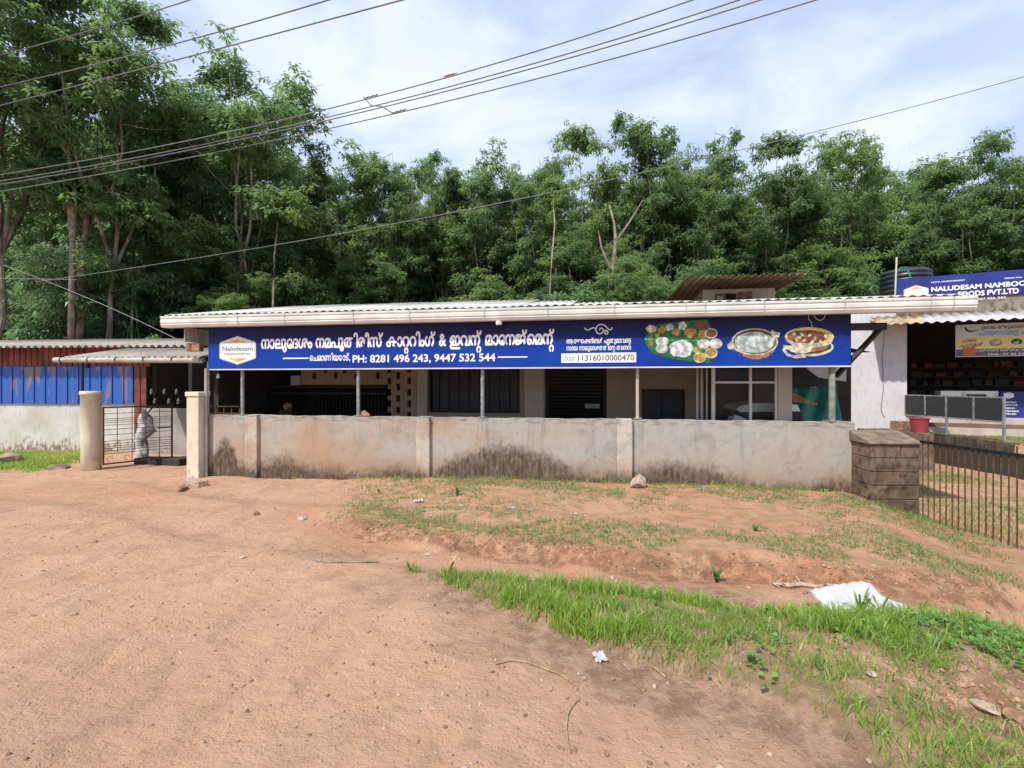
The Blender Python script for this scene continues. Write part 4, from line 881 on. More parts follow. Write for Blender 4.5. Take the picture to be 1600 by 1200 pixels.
# ------------------------------------------------------------------ retaining wall, railing, bucket
rw = empty('retaining_wall', (0, 0, 0), 0, label='mossy low retaining wall behind the iron bar gate', cat='wall')
MB().hexa([(10.42, 10.15, -.6), (10.60, 10.15, -.6), (10.60, 12.75, -.6), (10.42, 12.75, -.6), (10.42, 10.15, .36), (10.60, 10.15, .36), (10.60, 12.75, .40), (10.42, 12.75, .40)]).build('wall_body', M['retaining'], rw)
MB().hexa([(10.42, 8.6, -.8), (10.60, 8.6, -.8), (10.60, 10.148, -.8), (10.42, 10.148, -.8), (10.42, 8.6, .05), (10.60, 8.6, .05), (10.60, 10.148, .14), (10.42, 10.148, .14)]).build('lower_wall_body', M['retaining'], rw)
MB().box(9.2, 10.41, 12.72, 12.98, -.6, .42).build('wall_return', M['concrete_old'], rw)
MB().box(10.1, 10.62, 12.755, 12.99, -.6, .62).build('orange_block', M['laterite'], rw)
ra = empty('panel_railing', (10.5, 13.0, 0), 0, label='railing of dark grey panels in pale steel frames on the retaining wall', cat='railing')
ys = [0, -.65, -1.25, -1.95, -2.62]
for i in range(4): MB().box(-.008, .008, ys[i+1]+.02, ys[i]-.02, .80, 1.29).build('panel', M['grey_fabric'], ra)
for i, y in enumerate(ys): MB().box(-.022, .022, y-.02, y+.02, (.33 if i in (2, 4) else .78), 1.31).build('post', M['steel'], ra)
MB().box(-.015, .015, ys[-1]+.021, ys[0]-.021, 1.292, 1.322).build('top_rail', M['steel'], ra); MB().box(-.015, .015, ys[-1]+.021, ys[0]-.021, .768, .792).build('bottom_rail', M['steel'], ra)
bk = empty('red_bucket', (10.35, 12.35, .385), 0, label='faded red plastic tub at the end of the dark railing', cat='bucket')
MB().lathe([(.001, 0), (.15, 0), (.2, .33), (.215, .335), (.215, .36), (.195, .36), (.145, .03), (.001, .03)], 24).build('tub', M['red_plastic'], bk, smooth=False)
bk.location = (10.30, 12.3, .385)
MB().box(10.1, 10.43, 12.0, 12.6, -.6, .38).build('wall_foot', M['concrete_old'], rw)
# ------------------------------------------------------------------ left: shed, canopy, gate, pillars
shed = FL.root('left_shed', label='long shed with worn blue sheet cladding above a whitewashed stained wall', cat='building')
A = lambda px, d=0: FL.x(px, d)
Az = lambda px, py, d=0: FL.z(px, py, d)
xl = A(-260); xr = A(215); zc = Az(100, 629)
MB().box(xl, xr, 0, .2, -.5, zc).build('wall', M['shed_wall'], shed)
zs = Az(100, 573); q = .32; x_ = xl; k = 0
while x_ < A(209)-.05:
    x1_ = min(x_+q, A(210))
    MB().box(x_+.012, x1_-.012, -.04, -.02, zc-.03, zs).box(x_-.012 if k else x_, x_+.011, -.065, -.02, zc-.03, zs).build('blue_sheet', M['blue_sheet'], shed); x_ += q; k += 1
x_ = xl; 
while x_ < xr: corr(x_, x_+1.0, 0, 0, 0, .001); break
RT_ = Az(100, 541, -.5)+.06
k = 0; x_ = xl
while x_ < A(228)-.05:
    m = MB(); m.box(x_+.01, x_+.155, .0, .012, zs, RT_).box(x_+.155, x_+.175, -.018, .012, zs, RT_); m.build('red_sheet', M['red_sheet'], shed); x_ += .17; k += 1
for k in range(4): MB().box(A(210)+k*.09+.004, A(210)+k*.09+.086, -.03 if k % 2 else -.012, .0, -.1, zs).build('red_sheet', M['red_sheet'], shed)
k = 0; x_ = xl
while x_ < A(285, -.5):
    corr(x_-.03, x_+1.03, -.5, Az(100, 541, -.5), 3.2, Az(100, 541, -.5)+.52, .2, .035).build('roof_sheet', M['asb_old'], shed, smooth=True); x_ += 1.0
MB().box(xl, A(330, 3.3), 3.2, 3.3, -.5, 2.9).build('rear_wall', M['dark_wall'], shed)
MB().box(A(229), A(296, -.3)+.1, 2.2, 2.3, -.5, 2.7).build('inner_wall', M['dark_wall'], shed)
MB().box(A(229), A(229)+.1, .2, 2.2, -.5, 2.6).build('inner_side', M['dark_wall'], shed)
MB().box(A(296, -.3), A(296, -.3)+.1, -.34, 2.19, -.5, 2.45).build('inner_side', M['dark_wall'], shed)
M['shaded_plaster'] = simple('shaded_plaster', (0.40, 0.38, 0.36), .85, .15, 2)  # whitish half wall, its shade put into a greyer base colour
shd = empty('shade_block', (-8.05, 10.75, -.19), math.radians(-6), label='low dark block added as painted shade behind the foot of the wire gate', cat='step'); MB().box(-.35, .75, 0, .35, -.1, .14).build('slab', M['dark_wall'], shd, bevel=.015)  # added block, its dark colour stands in for shade on the ground
hw = FL.root('half_wall', label='plain half wall greyed for shade, seen behind the wire gate', cat='wall')
MB().box(A(229, -.35), A(291, -.6), -.5, -.35, -.5, Az(260, 638, -.4)).build('panel', M['shaded_plaster'], hw)
nt = FL.root('chain_link_screen', label='dark chain link screen above the half wall', cat='screen'); m = MB(); x0_, x1_ = A(229, -.3), A(291, -.3); z0_, z1_ = Az(260, 636, -.3), Az(260, 570, -.3); st = .1
w_ = x1_-x0_; h_ = z1_-z0_; k = -int(h_/st)-1
while k*st < w_:
    for s_ in (0, 1):
        pa, pb = (k*st, 0), (k*st+h_, h_); t0 = max(0, -pa[0]); t1 = min(h_, w_-pa[0])
        if t1 > t0:
            a1 = (pa[0]+t0, t0); b1 = (pa[0]+t1, t1)
            if s_: a1 = (w_-a1[0], a1[1]); b1 = (w_-b1[0], b1[1])
            m.tube([(x0_+a1[0], -.3+.01*s_, z0_+a1[1]), (x0_+b1[0], -.3+.01*s_, z0_+b1[1])], .004, 3)
    k += 1
m.build('mesh', M['dark_iron'], nt)
for i, px_ in enumerate((237, 257, 276, 242, 264, 279)):
    z_ = Az(px_, 616 if i < 3 else 631, -.25)
    b_ = FL.root('glass_jar', label='pale jar on a ledge behind the chain link screen', cat='jar', group='jars behind the chain link screen')
    MB().lathe([(.001, z_), (.035, z_), (.04, z_+.03), (.035, z_+.1), (.02, z_+.12), (.02, z_+.15), (.001, z_+.15)], 10, (A(px_, -.2), -.2)).build('glass', M['grey_green'], b_)
# gate canopy
gc = empty('gate_canopy', (0, 0, 0), math.radians(-5), label='small lean-to canopy with round gutter over the wire gate', cat='canopy'); gc.location = (-7.8, 10.0, 0)
MB().tube([(-1.75, 0, 2.10), (1.55, 0, 2.08)], .055, 12).build('round_gutter', M['soffit'], gc, smooth=False)
for k in range(6): MB().tube([(-1.6+k*.62, 0, 2.098), (-1.58+k*.62, 0, 2.098)], .062, 12).build('gutter_clip', M['dark_iron'], gc)
for k in range(3): corr(-1.55+k*1.02-.02, -1.55+(k+1)*1.02, .03, 2.15, 1.6, 2.45, .146, .024).build('roof_sheet', M['asb_old'], gc, smooth=True)
MB().tube([(-1.12, .0, 1.45), (-1.12, .0, 2.06)], .025, 8).build('prop', M['dark_iron'], gc)
MB().tube([(1.62, .05, -.2), (1.62, .05, 2.06)], .03, 8).build('prop', M['steel'], gc)
MB().tube([(-1.02, .0, 2.02), (-1.02, .0, 1.93)], .05, 10).build('lamp_holder', M['black'], gc)
# pillars
px_, Y_ = 142.5, 1.78*F/133; X_ = (px_-800)*Y_/F; gl = empty('round_gate_pillar', (X_, Y_, 0), 0, label='round cream gate pillar at the left of the wire gate', cat='pillar')
rad = 13*Y_/F
MB().lathe([(.001, -.5), (rad, -.5), (rad*.98, .5), (rad, 1.36), (rad*1.1, 1.37), (rad*1.12, 1.43), (rad*1.05, 1.45), (.001, 1.45)], 32).build('shaft', M['round_pillar'], gl, smooth=False)
for p in gl.children[0].data.polygons: p.use_smooth = abs(p.normal.z) < .3
Y_ = 1.79*F/145; X_ = (309-800)*Y_/F; g2 = empty('square_gate_pillar', (X_, Y_, 0), math.radians(-9), label='cream square gate pillar meeting the end of the compound wall', cat='pillar')
MB().box(-.13, .13, -.13, .13, -.5, 1.36).build('shaft', M['round_pillar'], g2, bevel=.01); MB().box(-.15, .15, -.15, .15, 1.362, 1.45).build('cap', M['round_pillar'], g2, bevel=.01)
MB().tube([(.165, .02, -.3), (.165, .02, 1.9)], .03, 8).build('downpipe', M['soffit'], g2)
# wire gate, open inwards
p0 = Vector((-8.38, 9.95, 0)); p1 = Vector((-7.66, 10.98, 0)); L = (p1-p0).length
wg = empty('wire_gate', p0, math.atan2(p1.y-p0.y, p1.x-p0.x), label='rusty wire grid gate standing open between the cream pillars', cat='gate')
zb_, zt_ = -.06, 1.13
for q in ((0, .03, zb_, zt_), (L-.03, L, zb_, zt_)): MB().box(q[0], q[1], -.015, .015, q[2], q[3]).build('stile', M['iron'], wg)
for q in (zb_, zt_-.03): MB().box(.031, L-.031, -.015, .015, q, q+.03).build('rail', M['iron'], wg)
for z_ in (.16, .22, .27, .31, .36, .42, .55, .66, .75, .80, .84, .88, .99): MB().tube([(.03, 0, z_), (L-.03, 0, z_)], .006, 5).build('wire', M['iron'], wg)
for k in range(1, 5): MB().tube([(L*k/5, .006, zb_+.25 if k % 2 else zb_+.02), (L*k/5, .006, zt_-.02)], .007, 5).build('upright', M['iron'], wg)
MB().box(L-.32, L-.04, -.04, -.018, .62, .645).build('bolt', M['dark_iron'], wg)
for k in range(4): 
    c0 = .12+k*.3; MB().tube([(c0+.05*math.cos(t), 0, .05+.05*math.sin(t)) for t in np.linspace(0, 5, 9)], .005, 4).build('scroll', M['iron'], wg)
# drape behind gate
M['sack_grey'] = simple('grey_sacking', (0.60, 0.60, 0.60), .85, .25, 6, bump=.6)
dr = empty('white_sack', (0, 0, 0), 0, label='pale crumpled sack draped behind the wire gate', cat='sack')
wx, wy = (225-800)*11.4/F, 11.4; m = MB(); vs = []; n1_, n2_ = 12, 18
prof = [(.10, 1.72), (.07, 1.5), (.14, 1.35), (.17, 1.1), (.26, .95), (.2, .8), (.12, .65), (.14, .45), (.12, .2), (.14, -.1)]
prof = [(r, z*.6-.05) for r, z in prof]
for i, (r, z_) in enumerate(prof):
    for k in range(16):
        t = 2*math.pi*k/16; r2 = r*.85*(1+.35*math.sin(2*t+i*.8)+.25*math.sin(5*t-i*2.3)); vs.append((wx+(.05*math.sin(i*1.3)+.02*i-.08)*-1+r2*math.cos(t), wy+r2*.5*math.sin(t), z_+.07*math.sin(2*t+i)))
fs = [(i*16+k, i*16+(k+1) % 16, (i+1)*16+(k+1) % 16, (i+1)*16+k) for i in range(len(prof)-1) for k in range(16)]+[tuple(range(16))]
m.add(vs, fs).build('cloth', M['sack_grey'], dr, smooth=True)

# ------------------------------------------------------------------ overhead wires (they run from high at the right to far at the left)
def wire(pts, r, lab, grp='overhead power cables', name='overhead_cable', ya=6.8, xa=4.27, yb=13.7, xb=-14.4):
    """pts: photo points; the plan of the span is the straight line (xa,ya)-(xb,yb)"""
    out = []
    dx, dy = xb-xa, yb-ya
    P = sorted(pts)
    xs_ = [p[0] for p in P]; ys_ = [p[1] for p in P]
    co_ = np.polyfit(xs_, ys_, min(2, len(P)-1)); lo, hi = P[0][0]-60, P[-1][0]+60
    for px_ in np.linspace(lo, hi, 28):
        u = (px_-800)/F; # x=u*y on line
        t = (u*ya-xa)/(dx-u*dy); y_ = ya+dy*t; py_ = np.polyval(co_, px_); out.append((u*y_, y_, EYE+(600-py_)/F*y_))
    root = empty(name, out[0], 0, label=lab, cat='cable', group=grp); o0 = Vector(out[0])
    MB().tube([Vector(p)-o0 for p in out], r, 5).build('strand', M['wire'], root); return root
wire([(0, 273), (500, 173), (1000, 28.8), (1080, 0)], .011, 'top cable of the four run together across the sky')
wire([(0, 283), (500, 186), (1000, 49.4), (1156, 0)], .011, 'second cable down of the four run together across the sky', ya=7.0)
wire([(0, 288), (500, 191.5), (1000, 57), (1191, 0)], .011, 'third cable down of the four run together across the sky', ya=7.2)
wire([(0, 299), (500, 204.7), (1000, 79), (1277, 0)], .011, 'lowest cable of the four run together across the sky', ya=7.4)
wire([(0, 86), (150, 45), (296, 0)], .012, 'cable crossing the upper left corner of the sky', ya=6.0, xa=1.5)
wire([(0, 136), (256, 73), (500, 4)], .012, 'upper of two cables entering above the second tall tree', ya=6.0, xa=1.5)
wire([(0, 166), (210, 108), (500, 38), (620, 0)], .012, 'lower of two cables entering above the second tall tree', ya=6.0, xa=1.5)
wire([(1600, 120), (1320, 195), (1050, 258), (725, 328), (400, 390), (116, 431)], .008, 'single long service cable sloping down from the right over the trees', ya=9.0, xa=8, yb=14, xb=-14)
wire([(0, 435), (60, 436)], .009, 'short service cable running off low at the left edge', ya=9.0, xa=8, yb=14, xb=-14)
wire([(66, 437), (110, 454), (165, 478), (225, 505)], .009, 'thin cable dropping to the shed roof at the left', ya=9.0, xa=8, yb=14, xb=-14)
sp = [(568, 152), (580, 165), (596, 166), (612, 176)]
def onspan(px_, py_, ya=7.1, xa=4.27, yb=13.7, xb=-14.4):
    u = (px_-800)/F; t = (u*ya-xa)/((xb-xa)-u*(yb-ya)); y_ = ya+(yb-ya)*t; return Vector((u*y_, y_, EYE+(600-py_)/F*y_))
c0 = onspan(*sp[0]); r0 = empty('cable_spacer', c0, 0, label='bent spacer tying the four cables together', cat='cable spacer'); MB().tube([onspan(*p)-c0 for p in sp], .012, 5).build('rod', M['wire'], r0)
for a, b in (((568, 154), (590, 148)), ((613, 177), (634, 171))):
    MB().tube([onspan(a[0]+(b[0]-a[0])*k/6, a[1]+(b[1]-a[1])*k/6+(.8 if k % 2 else -.8))-c0 for k in range(7)], .014, 5).build('binding', M['wire'], r0)
c0 = onspan(703, 117); r1 = empty('cable_sleeve', c0, 0, label='brown leaf-like sleeve clipped on the top cable', cat='cable sleeve'); MB().tube([onspan(692, 120)-c0, onspan(703, 117.5)-c0, onspan(714, 114)-c0], [.005, .022, .005], 6).build('sleeve', M['wood'], r1)

# ------------------------------------------------------------------ trees
def make_tree(seed, Ht, cb, R, nlimb=5, leaf=.135, ncl=620, top_narrow=.75, lean=0.0, per=22):
    """returns (trunk mesh, crown mesh). cb = crown base height, R = crown radius"""
    r = random.Random(seed); g = np.random.default_rng(seed); m = MB()
    fork = cb+(Ht-cb)*.12; pts = []; x = y = 0
    for k in range(7): t = k/6; pts.append((x+lean*t*t*Ht*.2, y, fork*t)); x += r.uniform(-.12, .12); y += r.uniform(-.12, .12)
    r0 = Ht*.0074; m.tube(pts, [r0*(1-.45*k/6) for k in range(7)], 8); base = Vector(pts[-1]); tips = []; segs = []
    for i in range(nlimb):
        a = i/nlimb*2*math.pi+r.uniform(-.4, .4); hh = (Ht-fork)*r.uniform(.6, .9); rr = R*r.uniform(.35, .8)
        if i == 0: rr = R*.15; hh = (Ht-fork)*.95
        P = [base]; n = 6
        for k in range(1, n+1):
            t = k/n; P.append(base+Vector((math.cos(a)*rr*t**.75, math.sin(a)*rr*t**.75, hh*t))+Vector((r.uniform(-.15, .15), r.uniform(-.15, .15), 0)))
        m.tube(P, [r0*.5*(1-.85*k/n) for k in range(n+1)], 6); segs += [(P[k], P[k+1]) for k in range(1, n)]
        for j in range(7):
            k = r.randint(1, n-1); s0 = P[k].lerp(P[k+1], r.random()); a2 = a+r.uniform(-1.6, 1.6); l = R*r.uniform(.3, .65)
            e = s0+Vector((math.cos(a2)*l, math.sin(a2)*l, l*r.uniform(.2, .6))); rx = math.hypot(e.x, e.y); q_ = min(1, R*.78/max(rx, .01)); e = Vector((e.x*q_, e.y*q_, min(e.z, Ht-.9))); mid = s0.lerp(e, .5)+Vector((0, 0, -.08*l)); m.tube([s0, mid, e], [r0*.14, r0*.09, r0*.03], 5); segs += [(s0, mid), (mid, e), (mid, e)]
    for j in range(max(3, int(cb))):   # low side twigs
        s0 = Vector((pts[4][0], pts[4][1], fork*r.uniform(.55, .98))); a2 = r.random()*6.28; l = R*r.uniform(.4, .8); e = s0+Vector((math.cos(a2)*l, math.sin(a2)*l, l*.35)); m.tube([s0, e], [r0*.18, r0*.05], 5); segs += [(s0, e), (s0.lerp(e, .5), e)]
    # leaf rosettes gathered in boughs round the twigs
    nb = max(30, ncl//9); S0 = np.array([list(a.lerp(b, r.random())) for a, b in (r.choice(segs) for _ in range(nb))])
    S0 += g.normal(0, 1, S0.shape)*np.array([.10*R, .10*R, .08*R])
    C = (S0[:, None, :]+g.normal(0, 1, (nb, 9, 3))*np.array([.10*R, .10*R, .055*R])).reshape(-1, 3)
    zt_ = np.clip((C[:, 2]-cb)/(Ht-cb), 0, 1); lim = R*(1-(zt_*.9)**2.2*top_narrow)+.1
    rad = np.hypot(C[:, 0]-base.x*.5, C[:, 1]-base.y*.5); C = C[(rad < lim*1.1) & (C[:, 2] < Ht+.2)]
    n = len(C); per = per; a = g.random((n, per))*2*math.pi; droop = g.uniform(-.75, .35, (n, per)); ln = leaf*g.uniform(.7, 1.3, (n, per)); st = leaf*g.uniform(.1, .9, (n, per))
    d = np.stack([np.cos(a)*np.cos(droop), np.sin(a)*np.cos(droop), np.sin(droop)], -1)
    B = C[:, None, :]+d*st[..., None]+g.normal(0, leaf*.35, (n, per, 3)); side = np.stack([-np.sin(a), np.cos(a), g.uniform(-.5, .5, (n, per))], -1); side /= np.linalg.norm(side, axis=-1, keepdims=True)
    dd = d.copy(); dd[..., 2] -= .35; w_ = ln*.21
    v0 = B; v2 = B+dd*ln[..., None]; mid = B+d*ln[..., None]*.45; v1 = mid+side*w_[..., None]; v3 = mid-side*w_[..., None]
    V = np.stack([v0, v1, v2, v3], 2).reshape(-1, 3); N = n*per; Fq = np.arange(N*4).reshape(N, 4)
    clump = np.repeat(g.random(n), per*4)*.55+np.repeat(g.random(N), 4)*.45
    crown = mesh_np('crown', V, Fq, dict(tint=clump)); tb = bpy.data.meshes.new('trunk'); tb.from_pydata(m.v, [], m.f); tb.update()
    return tb, crown
TREES = {}
def tree_proto(key, *a, mat='leaf', **k):
    tb, cr = make_tree(*a, **k); tb.materials.append(M['bark']); cr.materials.append(M[mat]); TREES[key] = (tb, cr)
tree_proto('tall0', 1, 13, 3.6, 2.2, ncl=1250)
tree_proto('tall1', 2, 13, 3.4, 2.5, ncl=1500, nlimb=6)
tree_proto('tall2', 3, 13, 4.0, 2.0, ncl=1100)
tree_proto('tall3', 4, 13, 3.2, 2.8, ncl=1650, nlimb=7)
tree_proto('low0', 5, 7, 1.0, 1.9, ncl=480, leaf=.15, mat='leaf_low', top_narrow=.9)
tree_proto('low1', 6, 7, .8, 2.2, ncl=560, leaf=.15, mat='leaf_low', top_narrow=.9)
tree_proto('low2', 8, 5, .7, 1.7, ncl=300, leaf=.15, mat='leaf_low', top_narrow=.85)
tree_proto('fresh', 9, 4, .6, 1.3, ncl=300, leaf=.19, mat='leaf_bright', top_narrow=.4)
def plant(key, x, y, sc=1.0, sxy=None, rz=None, name='rubber_tree', z=-.25, **k):
    tb, cr = TREES[key]; o = empty(name, (x, y, z), rz if rz is not None else random.uniform(0, 6.28), **k)
    o.scale = (sxy or sc, sxy or sc, sc)
    a = bpy.data.objects.new('trunk', tb); b = bpy.data.objects.new('crown', cr)
    for q in (a, b): COL.objects.link(q); q.parent = o
    return o
HT = {'tall0': 13, 'tall1': 13, 'tall2': 13, 'tall3': 13, 'low0': 7, 'low1': 7, 'low2': 5, 'fresh': 4}; RT = {'tall0': 2.1, 'tall1': 2.4, 'tall2': 1.9, 'tall3': 2.7, 'low0': 1.9, 'low1': 2.2, 'low2': 1.7, 'fresh': 1.3}
def plant_px(key, px_, py_, Y_, hw_, lab, name='rubber_tree', grp=None, rz=None):
    top = EYE+(600-py_)/F*Y_; sc = (top+.25)/(HT[key]*1.0); sxy = hw_*Y_/F/(RT[key]*1.0)
    return plant(key, (px_-800)*Y_/F, Y_, sc, sxy, rz, name, label=lab, cat='tree', group=grp)
front = [('tall3', 20, -150, 16.5, 150, 'huge dark tree filling the upper left corner'), ('tall1', 165, -60, 17, 110, 'tall dark tree whose crown leaves the frame beside the upper left corner'),
 ('tall2', 238, 125, 20, 55, 'slim tree filling in between the corner tree and the bright crowned one'),
 ('tall3', 388, 62, 19, 118, 'broad bright crowned tree standing clear above its neighbours at the left'), ('tall0', 300, 170, 20, 70, 'middling tree just left of the bright crowned one'),
 ('tall2', 462, 245, 21, 62, 'lower tree in the dip right of the bright crowned one'), ('tall0', 548, 203, 22, 62, 'tree with a small topknot above the main sign lettering start'), ('tall2', 618, 222, 22, 48, 'tree at the left side of the V shaped gap in the treeline'),
 ('tall2', 693, 232, 23, 42, 'slender tree at the right side of the V shaped gap in the treeline'), ('tall0', 755, 220, 23, 58, 'tree above the eave lamp, right of the slender one'), ('tall0', 835, 232, 22, 52, 'green crowned tree left of the airy tall pair'),
 ('tall1', 912, 168, 22, 62, 'left tree of the airy tall pair above the licence number'), ('tall2', 1005, 163, 22, 58, 'right tree of the airy tall pair above the licence number'), ('tall0', 1060, 300, 24, 50, 'low tree in the notch beside the airy pair'),
 ('tall2', 1112, 190, 22, 50, 'thin feathery tree right of the notch'), ('tall1', 1205, 183, 22, 68, 'full tree above the bronze bowl picture'), ('tall3', 1290, 202, 22, 75, 'wide tree above the curry bowl picture'),
 ('tall0', 1385, 290, 24, 48, 'low tree in the dip left of the water tank'), ('tall1', 1455, 262, 22, 60, 'sloping shouldered tree over the water tank'), ('tall3', 1515, 218, 21, 70, 'wind swept tree over the rooftop signboard'), ('tall1', 1598, 228, 21, 60, 'tree cut off by the right edge of the picture'), ('tall3', 1690, 200, 20, 90, 'tree just beyond the rooftop signboard end')]
for i, (k, px_, py_, Y_, hw_, lab) in enumerate(front): plant_px(k, px_, py_, Y_, hw_*1.25, lab, rz=i*1.3)
r = random.Random(21)
# further rows of the plantation, all alike
for row, (Y_, ptop, st) in enumerate(((27, 240, 84), (34, 305, 92), (44, 340, 95))):
    px_ = -120+row*30
    while px_ < 1760:
        pt = ptop+r.uniform(-12, 30)
        if px_ < 420: pt -= 120
        if 620 < px_ < 690: pt += 35
        plant_px(r.choice(['tall0', 'tall1', 'tall3']), px_+r.uniform(-20, 20), pt, Y_+r.uniform(-1, 1), r.uniform(55, 75), 'plantation tree standing in the shade of the back rows', grp='plantation trees in the back rows')
        px_ += st
# understory
px_ = -80; k = 0
while px_ < 1720:
    for Y_, lo, hi in ((18.2, 400, 460), (20.5, 340, 420), (23.5, 290, 370)):
        if r.random() < (.62 if Y_ < 19 else .15): continue
        pt = r.uniform(lo, hi)
        if px_ < 260 and Y_ > 18: pt -= 60
        plant_px(r.choice(['low0', 'low1', 'low2', 'tall0', 'tall3']), px_+r.uniform(-30, 30), pt, Y_+r.uniform(-.8, .8), r.uniform(62, 92), 'bushy young plantation tree low in front of the trunks', name='young_tree', grp='young trees under the plantation')
    px_ += 76
for px_, py_, Y_, hw_, lab in ((1140, 412, 15.5, 45, 'fresh green sapling above the brown sheet roof'), (1238, 446, 14.6, 32, 'pale leafed sapling right of the brown sheet roof'), (235, 500, 15.8, 28, 'fresh sapling over the left shed roof'), (1590, 412, 18, 30, 'yellow green sapling over the rooftop signboard end')):
    plant_px('fresh', px_, py_, Y_, hw_, lab, name='sapling')
px_ = -60
while px_ < 1700:
    plant_px(r.choice(['low0', 'low1', 'tall3']), px_+r.uniform(-25, 25), r.uniform(245, 310)-(60 if px_ < 450 else 0), 24.8+r.uniform(-.8, .8), r.uniform(60, 80), 'middle height plantation tree filling between the tall trunks', name='young_tree', grp='middle storey trees of the plantation'); px_ += 62
# bare pale trunks at the left
def bare(lab, P, rs_, name='bare_trunk'):
    root = empty(name, P[0], 0, label=lab, cat='tree'); o0 = Vector(P[0]); MB().tube([Vector(p)-o0 for p in P], rs_, 8).build('trunk', M['bark_pale'], root, smooth=True); return root, o0
M['bark_pale'] = simple('pale_bark', (0.34, 0.27, 0.21), 0.9, 0.25, 6, bump=.4)
W = lambda px_, py_, Y_: ((px_-800)*Y_/F, Y_, EYE+(600-py_)/F*Y_)
Yb = 16.2
rt, o0 = bare('thin pale dead trunk with a hooked stub in front of the corner tree', [W(111, 560, Yb), W(112, 450, Yb), W(113, 380, Yb), W(117, 300, Yb), W(108, 245, Yb), W(85, 205, Yb), W(66, 178, Yb), (W(60, 155, Yb))], [.10, .09, .08, .07, .055, .04, .03, .025])
MB().tube([Vector(W(112, 372, Yb-.05))-o0, Vector(W(108, 320, Yb))-o0, Vector(W(108, 300, Yb))-o0], [.07, .06, .05], 7).build('stub', M['bark_pale'], rt)
MB().tube([Vector(W(112, 260, Yb))-o0, Vector(W(106, 228, Yb))-o0], [.04, .02], 6).build('twig', M['bark_pale'], rt)
rt, o0 = bare('leaning brown trunk right of the thin dead trunk', [W(124, 560, 16.8), W(128, 430, 16.8), W(134, 360, 16.8), W(138, 310, 16.8), W(150, 270, 16.8), W(170, 235, 16.8)], [.12, .105, .09, .08, .07, .045])
MB().tube([Vector(W(138, 310, 16.8))-o0, Vector(W(131, 285, 16.8))-o0, Vector(W(127, 270, 16.8))-o0], [.08, .06, .04], 6).build('limb', M['bark_pale'], rt)
rt, o0 = bare('forked pale trunk rising above the licence number', [W(952, 480, 18), W(958, 420, 18), W(962, 375, 18), W(960, 350, 18), W(952, 320, 18)], [.09, .075, .065, .045, .025])
MB().tube([Vector(W(962, 378, 18))-o0, Vector(W(985, 345, 18))-o0, Vector(W(1005, 312, 18))-o0], [.055, .04, .02], 6).build('limb', M['bark_pale'], rt)
MB().tube([Vector(W(956, 440, 18))-o0, Vector(W(975, 425, 18))-o0, Vector(W(1000, 412, 18))-o0], [.06, .05, .03], 6).build('limb', M['bark_pale'], rt)
MB().tube([Vector(W(954, 420, 17.9))-o0, Vector(W(940, 388, 17.9))-o0, Vector(W(935, 360, 17.9))-o0], [.05, .04, .02], 6).build('limb', M['bark_pale'], rt)
for px_, Y_, l in ((425, 17.6, 'slim bare stem above the start of the hall roof'), (858, 18.2, 'slim bare stem left of the forked pale trunk'), (205, 17.6, 'slim bare stem over the gate canopy')):
    bare(l, [W(px_, 560, Y_), W(px_+2, 450, Y_), W(px_+4, 400, Y_+.6), W(px_+9, 350, Y_+1.6), W(px_+6, 310, Y_+3)], [.045, .04, .035, .03, .02])

# ------------------------------------------------------------------ grass and small plants
def blades(name, P, hmin, hmax, wd, mat, lab, seed, kind='stuff', lean=.6, scale=None):
    g = np.random.default_rng(seed); n = len(P); h = g.uniform(hmin, hmax, n)*(scale if scale is not None else 1); a = g.random(n)*6.283; l = g.uniform(.1, lean, n)*h
    b = g.random(n)*6.283; sx_ = np.cos(b)*wd*.5*(.6+h/hmax*.6); sy_ = np.sin(b)*wd*.5*(.6+h/hmax*.6); dx, dy = np.cos(a)*l, np.sin(a)*l
    z = H(P[:, 0], P[:, 1])-.005; x, y = P[:, 0], P[:, 1]; o = np.zeros((n, 5, 3))
    o[:, 0] = np.stack([x-sx_, y-sy_, z], 1); o[:, 1] = np.stack([x+sx_, y+sy_, z], 1)
    o[:, 2] = np.stack([x+dx*.35+sx_*.8, y+dy*.35+sy_*.8, z+h*.6], 1); o[:, 3] = np.stack([x+dx*.35-sx_*.8, y+dy*.35-sy_*.8, z+h*.6], 1); o[:, 4] = np.stack([x+dx, y+dy, z+h*(1-.35*l/h)], 1)
    V = o.reshape(-1, 3); i = np.arange(n)*5; Fq = np.concatenate([np.stack([i, i+1, i+2], 1), np.stack([i, i+2, i+3], 1), np.stack([i+3, i+2, i+4], 1)])
    t = np.repeat(np.clip(g.random(n)*.8+.1, 0, 1), 5)
    o_ = mkobj(name, mesh_np(name, V, Fq, dict(tint=t)), M[mat], label=lab, kind=kind); return o_
def scatter(x0, x1, y0, y1, n, fn, seed):
    g = np.random.default_rng(seed); p = np.stack([g.uniform(x0, x1, n), g.uniform(y0, y1, n)], 1); return p[g.random(n) < fn(p[:, 0], p[:, 1])]
def tufted(P, per, sd, seed):
    g = np.random.default_rng(seed); Q_ = np.repeat(P, per, 0); return Q_+g.normal(0, sd, Q_.shape)
def f_verge(x, y):
    s = poly_sd(x, y, VERGE); p = poly_sd(x, y, PATCH); sn = fbm(x*2.2+9, y*2.2, 3)
    d = sst((s+.02)/.10)*(1-.8*sst((p-.02)/.15))*(.1+1.3*sst((sn-.42)/.16)*(.35+.65*sst((fbm(x*7, y*7, 2)-.38)/.15))); d = np.clip(d+.45*sst((2.75-y)/.4)*sst((s-.05)/.1)*(1-sst((p+.02)/.1))*sst((fbm(x*5, y*5, 2)-.35)/.15), 0, 1); lowr = 0
    return np.clip(d*(1-lowr), 0, 1)
P = tufted(scatter(-1.2, 5.2, 1.4, 4.4, 17000, f_verge, 1), 8, .03, 2)
